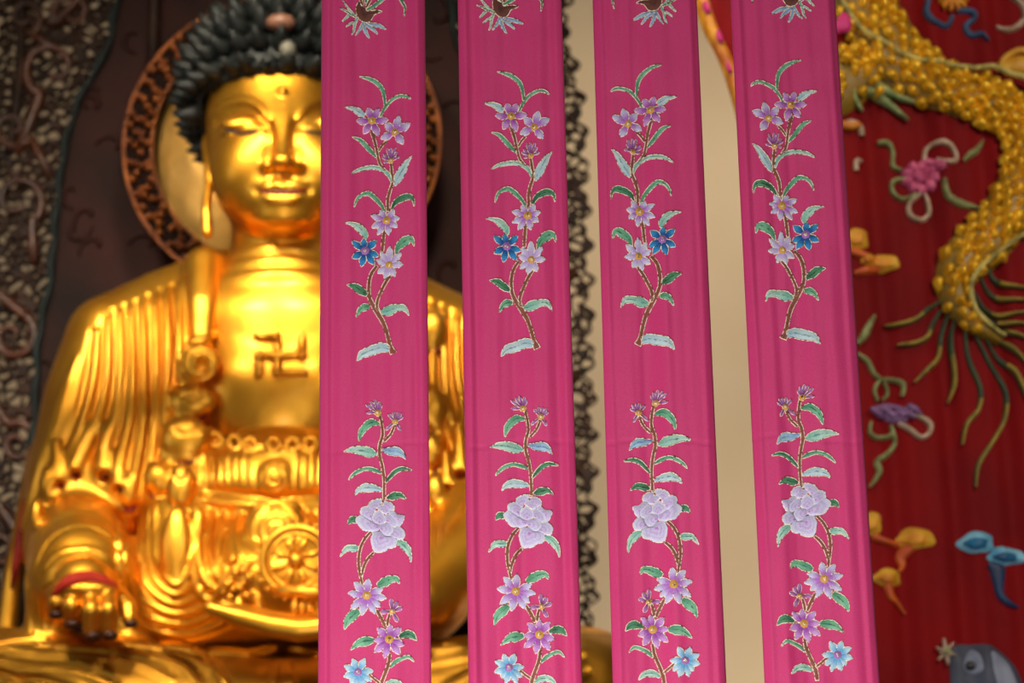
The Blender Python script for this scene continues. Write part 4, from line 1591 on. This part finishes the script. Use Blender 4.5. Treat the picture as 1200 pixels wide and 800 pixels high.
# ---- dragon
DB = [(1000, -160, 36), (1006, -60, 36), (1012, 0, 36), (1036, 44, 36), (1068, 82, 33), (1110, 106, 29), (1155, 118, 29), (1192, 142, 30), (1206, 185, 30), (1193, 232, 31),
      (1160, 277, 31), (1126, 312, 27), (1118, 348, 17), (1138, 380, 11), (1172, 400, 5)]
mb = MB()
mb.add(*cstrip(DB, .008, .018))
mb.add(*cstrip([(1042, 62, 26), (1012, 78, 30), (985, 112, 24), (965, 140, 10)], .008, .018))
dr = mb.build('dragon_body', SCALE_G, curtain)
dr['label'] = 'winding dragon body covered in golden scales'
sp = spline(DB, 12)
# cumulative length
cl = [0]
for a, b in zip(sp[:-1], sp[1:]):
    cl.append(cl[-1] + math.hypot(b[0] - a[0], b[1] - a[1]))
def along(s):
    i = min(max(int(np.searchsorted(cl, s)) - 1, 0), len(sp) - 2)
    t = (s - cl[i]) / max(cl[i + 1] - cl[i], 1e-6)
    p = sp[i] + (sp[i + 1] - sp[i]) * t
    d = sp[i + 1] - sp[i]
    l = math.hypot(d[0], d[1])
    return p, (d[0] / l, d[1] / l)
mb = MB()
rg = random.Random(2)
def scale_(mb, x, y, tx, ty, r, up):
    """one padded scale, pointed towards the tail"""
    nx, ny = -ty, tx
    out = [(-.9, 0), (-.6, .55), (0, .8), (.55, .55), (1.15, 0), (.55, -.55), (0, -.8), (-.6, -.55)]
    vs = [CP(x + tx * r * .1, y + ty * r * .1, up + r * .0015)]
    j_ = [rg.uniform(.72, 1.3) for _ in out]
    out = [(a * q, b * q) for (a, b), q in zip(out, j_)]
    for a, b in out:
        vs.append(CP(x + (tx * a + nx * b) * r * .42, y + (ty * a + ny * b) * r * .62, up + r * .0008 + rg.uniform(-.001, .001)))
    for a, b in out:
        vs.append(CP(x + (tx * a + nx * b) * r, y + (ty * a + ny * b) * r, up - .004))
    fs = [(0, 1 + j, 1 + (j + 1) % 8) for j in range(8)]
    fs += [(1 + j, 9 + j, 9 + (j + 1) % 8, 1 + (j + 1) % 8) for j in range(8)]
    mb.add(vs, fs)
s, row = 60, 0
while s < cl[-1] - 26:
    p, (tx, ty) = along(s)
    w_ = p[2]
    n = max(2, int(round(2 * w_ / 16)))
    for k in range(n):
        u = -1 + (2 * k + 1 + (.7 if row % 2 else -.3)) / n
        if abs(u) > .95:
            continue
        x, y = p[0] - ty * w_ * u + rg.uniform(-1.2, 1.2), p[1] + tx * w_ * u + rg.uniform(-1.2, 1.2)
        scale_(mb, x, y, tx, ty, rg.uniform(7.5, 10.5) * (.8 if w_ < 20 else 1), .014 + .0165 * (1 - u * u))
    s += 12
    row += 1
for k in range(22):
    x, y = rg.uniform(978, 1030), rg.uniform(58, 122)
    if y > 150 - (1040 - x) * .0 - max(0, (x - 1000)) * 1.3:
        continue
    scale_(mb, x, y, -.5, .85, rg.uniform(7, 9.5), .030)
sc = mb.build('scales', SCALE, dr)
cmake('spine_cord', SPINEL, [[(960, -60, 3), (981, 0, 3), (1002, 33, 3), (1035, 59, 3), (1080, 78, 3), (1116, 85, 3), (1162, 86, 3), (1200, 98, 3), (1240, 116, 3)],
                             [(1230, 258, 2.5), (1200, 277, 2.5), (1160, 305, 3), (1138, 328, 3), (1134, 350, 3), (1145, 376, 3), (1175, 397, 2)]], 'pale cord along the dragon spine', up=.034, dome=.004, parent=dr)
cmake('scalloped_fin', YCLOUD, [[(1172, 86, 3), (1176, 70, 4), (1192, 60, 4), (1215, 62, 3)], [(1176, 80, 8), (1195, 76, 11), (1230, 84, 10)]], up=.010, dome=.006, parent=dr)
# claws
for pts in ([(1012, 88, 5), (1028, 104, 6), (1048, 114, 4), (1071, 122, 2)], [(1010, 98, 5), (1030, 118, 5), (1048, 130, 4), (1064, 143, 1)],
            [(1004, 98, 4), (1000, 115, 5), (1010, 132, 2)]):
    cmake('claw', CLAW, [pts], up=.014, parent=dr)
# dark tail hair with yellow tips
TEND = [[(1106, 350), (1088, 362), (1074, 374), (1055, 381), (1036, 382)], [(1108, 356), (1094, 378), (1086, 396), (1068, 404), (1050, 406)],
        [(1112, 364), (1104, 392), (1100, 418), (1086, 434), (1070, 450)], [(1118, 374), (1114, 400), (1118, 432), (1118, 452), (1111, 472)],
        [(1130, 388), (1134, 420), (1148, 455), (1146, 480), (1132, 498), (1127, 522)], [(1142, 394), (1158, 424), (1178, 456), (1178, 490), (1164, 516), (1146, 545), (1142, 572)],
        [(1154, 398), (1170, 420), (1188, 436), (1200, 462), (1212, 490)], [(1164, 396), (1184, 408), (1204, 430)],
        [(1158, 308), (1164, 326), (1180, 336), (1206, 338)], [(1146, 322), (1158, 342), (1176, 352), (1208, 352)], [(1138, 340), (1152, 362), (1172, 370), (1206, 366)],
        [(1140, 360), (1158, 376), (1180, 380), (1206, 380)], [(1146, 374), (1166, 386), (1186, 392), (1210, 400)]]
for t in TEND:
    n = len(t)
    ws = [1.5] + [3.2] * (n - 2) + [1.4]
    P3 = [(x, y, w_) for (x, y), w_ in zip(t, ws)]
    h = cmake('tail_hair', TENDG, [P3], up=.006, dome=.005, parent=dr)
    k = max(2, n // 2 + 1)
    tip = spline(P3, 4)[-(4 * (n - k) + 3):]
    cmake('hair_tip', TENDY, [[tuple(q) for q in tip]], up=.008, dome=.006, parent=h) if False else None
    mb = MB()
    mb.add(*cstrip([(a[0], a[1], a[2] * .8) for a in tip], .009, .006, 1))
    o = mb.build('hair_tip', TENDY, dr)
    o['label'] = 'yellow green tip of the tail hair'

# gold braid on the curtain's slanting upper edge
gb = [(lx[i] + 8, ly[i], 8) for i in range(0, len(ledge), 4)]
cmake('gold_braid', GCLOUD, [gb], up=.006, dome=.02)['label'] = 'gold braid along the slanting edge'
for (x, y, r) in ((827, 12, 3.6), (842, 48, 3.6), (853, 84, 3)):
    mb = MB()
    blob(mb, x, y, r, r * 2.4, -.35, up=.024, dome=.004)
    mb.build('braid_fleck', MAG, curtain)
mb = MB()
blob(mb, 986, 34, 10, 13, .6, up=.030, dome=.006, seed=4)
mb.build('magenta_patch', MAG, curtain)

# clouds, flowers, ribbons
def cloud(mats, blobs, tails, label):
    mb = MB()
    for i, b in enumerate(blobs):
        blob(mb, *b, seed=i)
    o = mb.build('embroidered_cloud', mats[0], curtain)
    o['label'] = label
    for i, b in enumerate(blobs):
        mb = MB()
        blob(mb, b[0] - 1, b[1] + b[3] * .12, b[2] * .66, b[3] * .55, up=.014, dome=.006, seed=i + 5)
        mb.build('cloud_filling', mats[1], o)
    if tails:
        cmake('cloud_tail', mats[2], tails, parent=o)
cloud((YCLOUD, GCLOUD, OCLOUD), [(1003, 282, 15, 13), (1036, 309, 17, 11), (1018, 306, 10, 8)], [[(992, 294, 4), (1010, 300, 5), (1030, 306, 4)], [(1000, 322, 3), (1015, 318, 5), (1035, 314, 4)]], 'golden embroidered cloud beside the rightmost hanging, upper')
cloud((YCLOUD, GCLOUD, OCLOUD), [(1022, 614, 11, 14), (1072, 632, 23, 13)], [[(1022, 628, 5), (1036, 634, 4), (1054, 638, 4)], [(1066, 640, 8), (1056, 652, 7), (1058, 662, 4), (1054, 670, 2)]], 'golden and orange embroidered cloud with a curling tail')
cloud((YCLOUD, GCLOUD, OCLOUD), [(1040, 677, 17, 11)], [[(1040, 684, 6), (1044, 698, 5), (1052, 706, 3), (1061, 719, 1.5)]], 'small golden embroidered cloud with a thin tail')
cloud((BCLOUDL, BCLOUD, NAVY), [(1144, 636, 21, 13), (1179, 652, 23, 11)], [[(1158, 660, 3), (1168, 668, 10), (1170, 682, 7), (1172, 696, 5), (1182, 706, 4), (1194, 711, 1.5)]], 'blue embroidered cloud with a dark blue tail')
cmake('stitched_mark', PALE, [[(985, 150, 4), (996, 146, 5), (1008, 150, 5), (1010, 160, 3)], [(1010, 190, 1.5), (1003, 190, 3), (1003, 202, 3)]], up=.007, dome=.004)
cmake('stitched_mark', GCLOUD, [[(984, 148, 5), (996, 150, 5), (1008, 148, 3)]], up=.012, dome=.004)
cmake('stitched_leaf', OLIVE, [[(1004, 404, 3), (1012, 394, 5), (1018, 382, 4), (1025, 370, 1.5)], [(1200, 200, .0)] * 2 if False else [(1004, 404, 2), (1008, 398, 2)]], up=.007, dome=.004)

# pink flower with ribbons
mb = MB()
for k in range(9):
    a = k * 2 * PI / 9
    blob(mb, 1078 + 15 * math.cos(a), 208 + 13 * math.sin(a), 8, 7, a, dome=.012, seed=k)
for k in range(4):
    blob(mb, 1086 + k * 5, 190 + k * 2, 7, 6, 0, dome=.014, seed=k + 20)
blob(mb, 1078, 208, 9, 8, 0, up=.012, dome=.012)
fl = mb.build('embroidered_flower', PINKT, curtain)
fl['label'] = 'pink rosette with looping ribbons'
cmake('ribbon_loop', OLIVE, [[(1056, 200, 3), (1046, 196, 3), (1046, 180, 3), (1040, 170, 4), (1028, 168, 3)], [(1105, 212, 3), (1110, 232, 4), (1126, 240, 5), (1149, 245, 1.5)],
                             [(1128, 190, 1.5), (1136, 182, 4), (1146, 174, 4), (1152, 164, 1.5)], [(1062, 210, 2.5), (1046, 214, 3), (1046, 228, 3), (1058, 234, 3), (1074, 228, 3)]], parent=fl)
cmake('ribbon_loop', PALE, [[(1084, 188, 3), (1086, 174, 3), (1100, 169, 3.5), (1114, 174, 3.5), (1120, 188, 3), (1108, 192, 2.5), (1096, 188, 2)],
                            [(1080, 226, 2.5), (1066, 238, 3), (1066, 252, 3), (1078, 258, 3), (1089, 250, 3), (1088, 236, 3), (1084, 226, 2)]], parent=fl)
# lilac flower
mb = MB()
for k in range(12):
    x = 1018 + k * 4.2
    mb.add(*cstrip([(x, 480 + 5 * math.sin(k), 1), (x + 8, 484 + 4 * math.sin(k * 1.7), 4), (x + 15, 486 + 7 * math.sin(k * 2.3), 1)], .010, .008))
blob(mb, 1044, 484, 22, 11, .2, dome=.008)
f2 = mb.build('embroidered_flower', LILT, curtain)
f2['label'] = 'dusty lilac flower with looping ribbons'
cmake('ribbon_loop', OLIVE, [[(1004, 415, 2), (1016, 425, 3), (1024, 440, 3), (1036, 448, 2.5), (1040, 462, 2.5), (1032, 470, 2)], [(1020, 495, 2), (1019, 508, 2.5), (1028, 514, 3), (1044, 510, 3), (1046, 500, 2)],
                             [(1044, 498, 3), (1049, 518, 3), (1040, 532, 3.5), (1027, 542, 4), (1030, 554, 4), (1018, 572, 1.5)], [(1028, 472, 2), (1024, 458, 2.5), (1032, 446, 2.5), (1046, 445, 3), (1058, 452, 3), (1056, 466, 2.5)]], parent=f2)
cmake('ribbon_loop', PALE, [[(1058, 488, 2.5), (1074, 488, 3), (1089, 497, 3.5), (1088, 508, 3), (1078, 513, 3), (1062, 502, 3), (1052, 496, 2)]], parent=f2)
# top right flower and blue ribbon
mb = MB()
for k in range(7):
    a = PI * (k / 6) + .1
    mb.add(*cstrip([(1115, -2, 2), (1115 + 12 * math.cos(a), -2 + 10 * math.sin(a), 3.5), (1115 + 20 * math.cos(a), -2 + 18 * math.sin(a), 2)], .008, .008))
f3 = mb.build('embroidered_flower', GCLOUD, curtain)
f3['label'] = 'orange tasselled flower at the top edge'
cmake('ribbon_loop', noise_mat('slate blue thread', (44, 78, 116), (34, 52, 82), 50, rough=.6), [[(1086, 4, 3), (1084, 18, 3.5), (1092, 29, 3.5), (1108, 32, 3.5), (1116, 20, 3)], [(1120, 14, 3), (1136, 12, 3.5), (1143, 20, 3), (1132, 30, 4), (1138, 40, 4), (1150, 41, 3), (1158, 50, 1)]], parent=f3)
cmake('ribbon_loop', PALE, [[(1184, -4, 2), (1198, 6, 3.5), (1200, 22, 3.5), (1186, 34, 3.5), (1168, 30, 1.5)]], parent=f3)
# fish head at the lower right corner
FISH = [(1112, 768), (1120, 756), (1140, 755), (1162, 757), (1182, 772), (1196, 792), (1206, 830), (1190, 900), (1120, 900), (1112, 840), (1113, 800)]
def cpoly(mb, anchor, pts, up, dome):
    sp = spline(pts, 4, closed=True)
    n = len(sp)
    vs = [CP(*anchor, up + dome)]
    for k in range(1, 6):
        t = k / 5
        for p in sp:
            vs.append(CP(anchor[0] + (p[0] - anchor[0]) * t, anchor[1] + (p[1] - anchor[1]) * t, up + dome * (1 - t ** 3) - (.005 if k == 5 else 0)))
    fs = [(0, 1 + j, 1 + (j + 1) % n) for j in range(n)]
    for k in range(4):
        a = 1 + k * n
        fs += [(a + j, a + n + j, a + n + (j + 1) % n, a + (j + 1) % n) for j in range(n)]
    mb.add(vs, fs)
mb = MB(); cpoly(mb, (1150, 820), FISH, .008, .014)
fish = mb.build('embroidered_fish', GREYB, curtain)
fish['label'] = 'dark grey blue fish head with pale patches'
mb = MB()
cpoly(mb, (1140, 782), [(1128, 776), (1136, 762), (1146, 768), (1150, 785), (1140, 792), (1130, 788)], .024, .003)
cpoly(mb, (1172, 795), [(1158, 765), (1176, 774), (1188, 796), (1194, 820), (1176, 830), (1164, 800)], .024, .003)
mb.build('pale_patch', GREYL, fish)
mb = MB(); blob(mb, 1135, 781, 6, 6, 0, up=.030, dome=.005, wob=0)
mb.build('eye', BLACKT, fish)
mb = MB()
for k in range(6):
    a = k * PI / 3 + .3
    mb.add(*cstrip([(1107, 764, 2.5), (1107 + 9 * math.cos(a), 764 + 11 * math.sin(a), 2), (1107 + 13 * math.cos(a), 764 + 16 * math.sin(a), .8)], .010, .006))
blob(mb, 1107, 764, 7, 8, 0, up=.012, dome=.008)
f4 = mb.build('embroidered_flower', PALE, curtain)
f4['label'] = 'tiny pale flower above the fish'
mb = MB(); blob(mb, 1107, 764, 3.4, 3.8, 0, up=.024, dome=.005)
mb.build('flower_centre', CLAW, f4)
# rail the curtain hangs from
mb = MB()
a, b = W(770, -150, YC), W(1440, -150, YC)
mb.box((min(a.x, b.x) - 3.2, YC - .06, a.z - .06), (max(a.x, b.x) + 2.2, YC + .06, a.z + .10))
o = mb.build('trim_2', WOOD, smooth=False)
o['kind'] = 'structure'
# ================================================================== light
def area(name, loc, target, size, size_y, power, color, spread=180):
    l = bpy.data.lights.new(name, 'AREA')
    l.shape = 'RECTANGLE'
    l.size, l.size_y = size, size_y
    l.energy = power
    l.color = color
    l.spread = math.radians(spread)
    o = bpy.data.objects.new(name, l)
    o.location = loc
    o.rotation_euler = (Vector(target) - Vector(loc)).to_track_quat('-Z', 'Y').to_euler()
    COL.objects.link(o)
    return o

area('doorway_daylight', (0.3, -3.2, 2.6), (0, 3, 2.2), 2.4, 2.4, 38, (1.0, .97, .93))
area('hangings_fill', (-.30, .95, .95), (0.12, 2, 1.9), .45, .35, 23, (1.0, .95, .92))  # added fill: brightens the hangings from below, no visible source
area('hall_lamp', (-1.6, 2.0, 4.7), (-.6, 5, 2.6), .5, .5, 19, (1.0, .88, .68), 62)
area('hall_lamp', (-.15, 2.0, 4.7), (-.6, 5, 2.6), .5, .5, 17, (1.0, .88, .68), 62)
area('side_window', (-4.2, 2.2, 3.0), (-.6, 5, 2.6), 1.2, 1.8, 15, (.92, .96, 1.0))
area('dragon_fill', (1.9, .9, 3.6), (1.2, 3.7, 2.6), .4, .4, 8, (1.0, .9, .75), 70)  # added fill that brings up the golden scales
area('wall_fill', (0.5, 6.2, 4.6), (0.2, 7.6, 3.0), 3.0, .6, 26, (1.0, .90, .76))  # added pair of fills, out of view, lighting the back wall evenly
area('wall_fill', (0.5, 6.2, 1.2), (0.2, 7.6, 2.4), 3.0, .6, 26, (1.0, .90, .76))
w = bpy.data.worlds.new('room_ambience')
w.use_nodes = True
w.node_tree.nodes['Background'].inputs['Color'].default_value = (.42, .33, .24, 1)
w.node_tree.nodes['Background'].inputs['Strength'].default_value = .26
SC.world = w
SC.view_settings.view_transform = 'Standard'
SC.view_settings.look = 'None'
SC.view_settings.exposure = 0.0
SC.view_settings.gamma = 1.0
SC.view_settings.use_curve_mapping = False
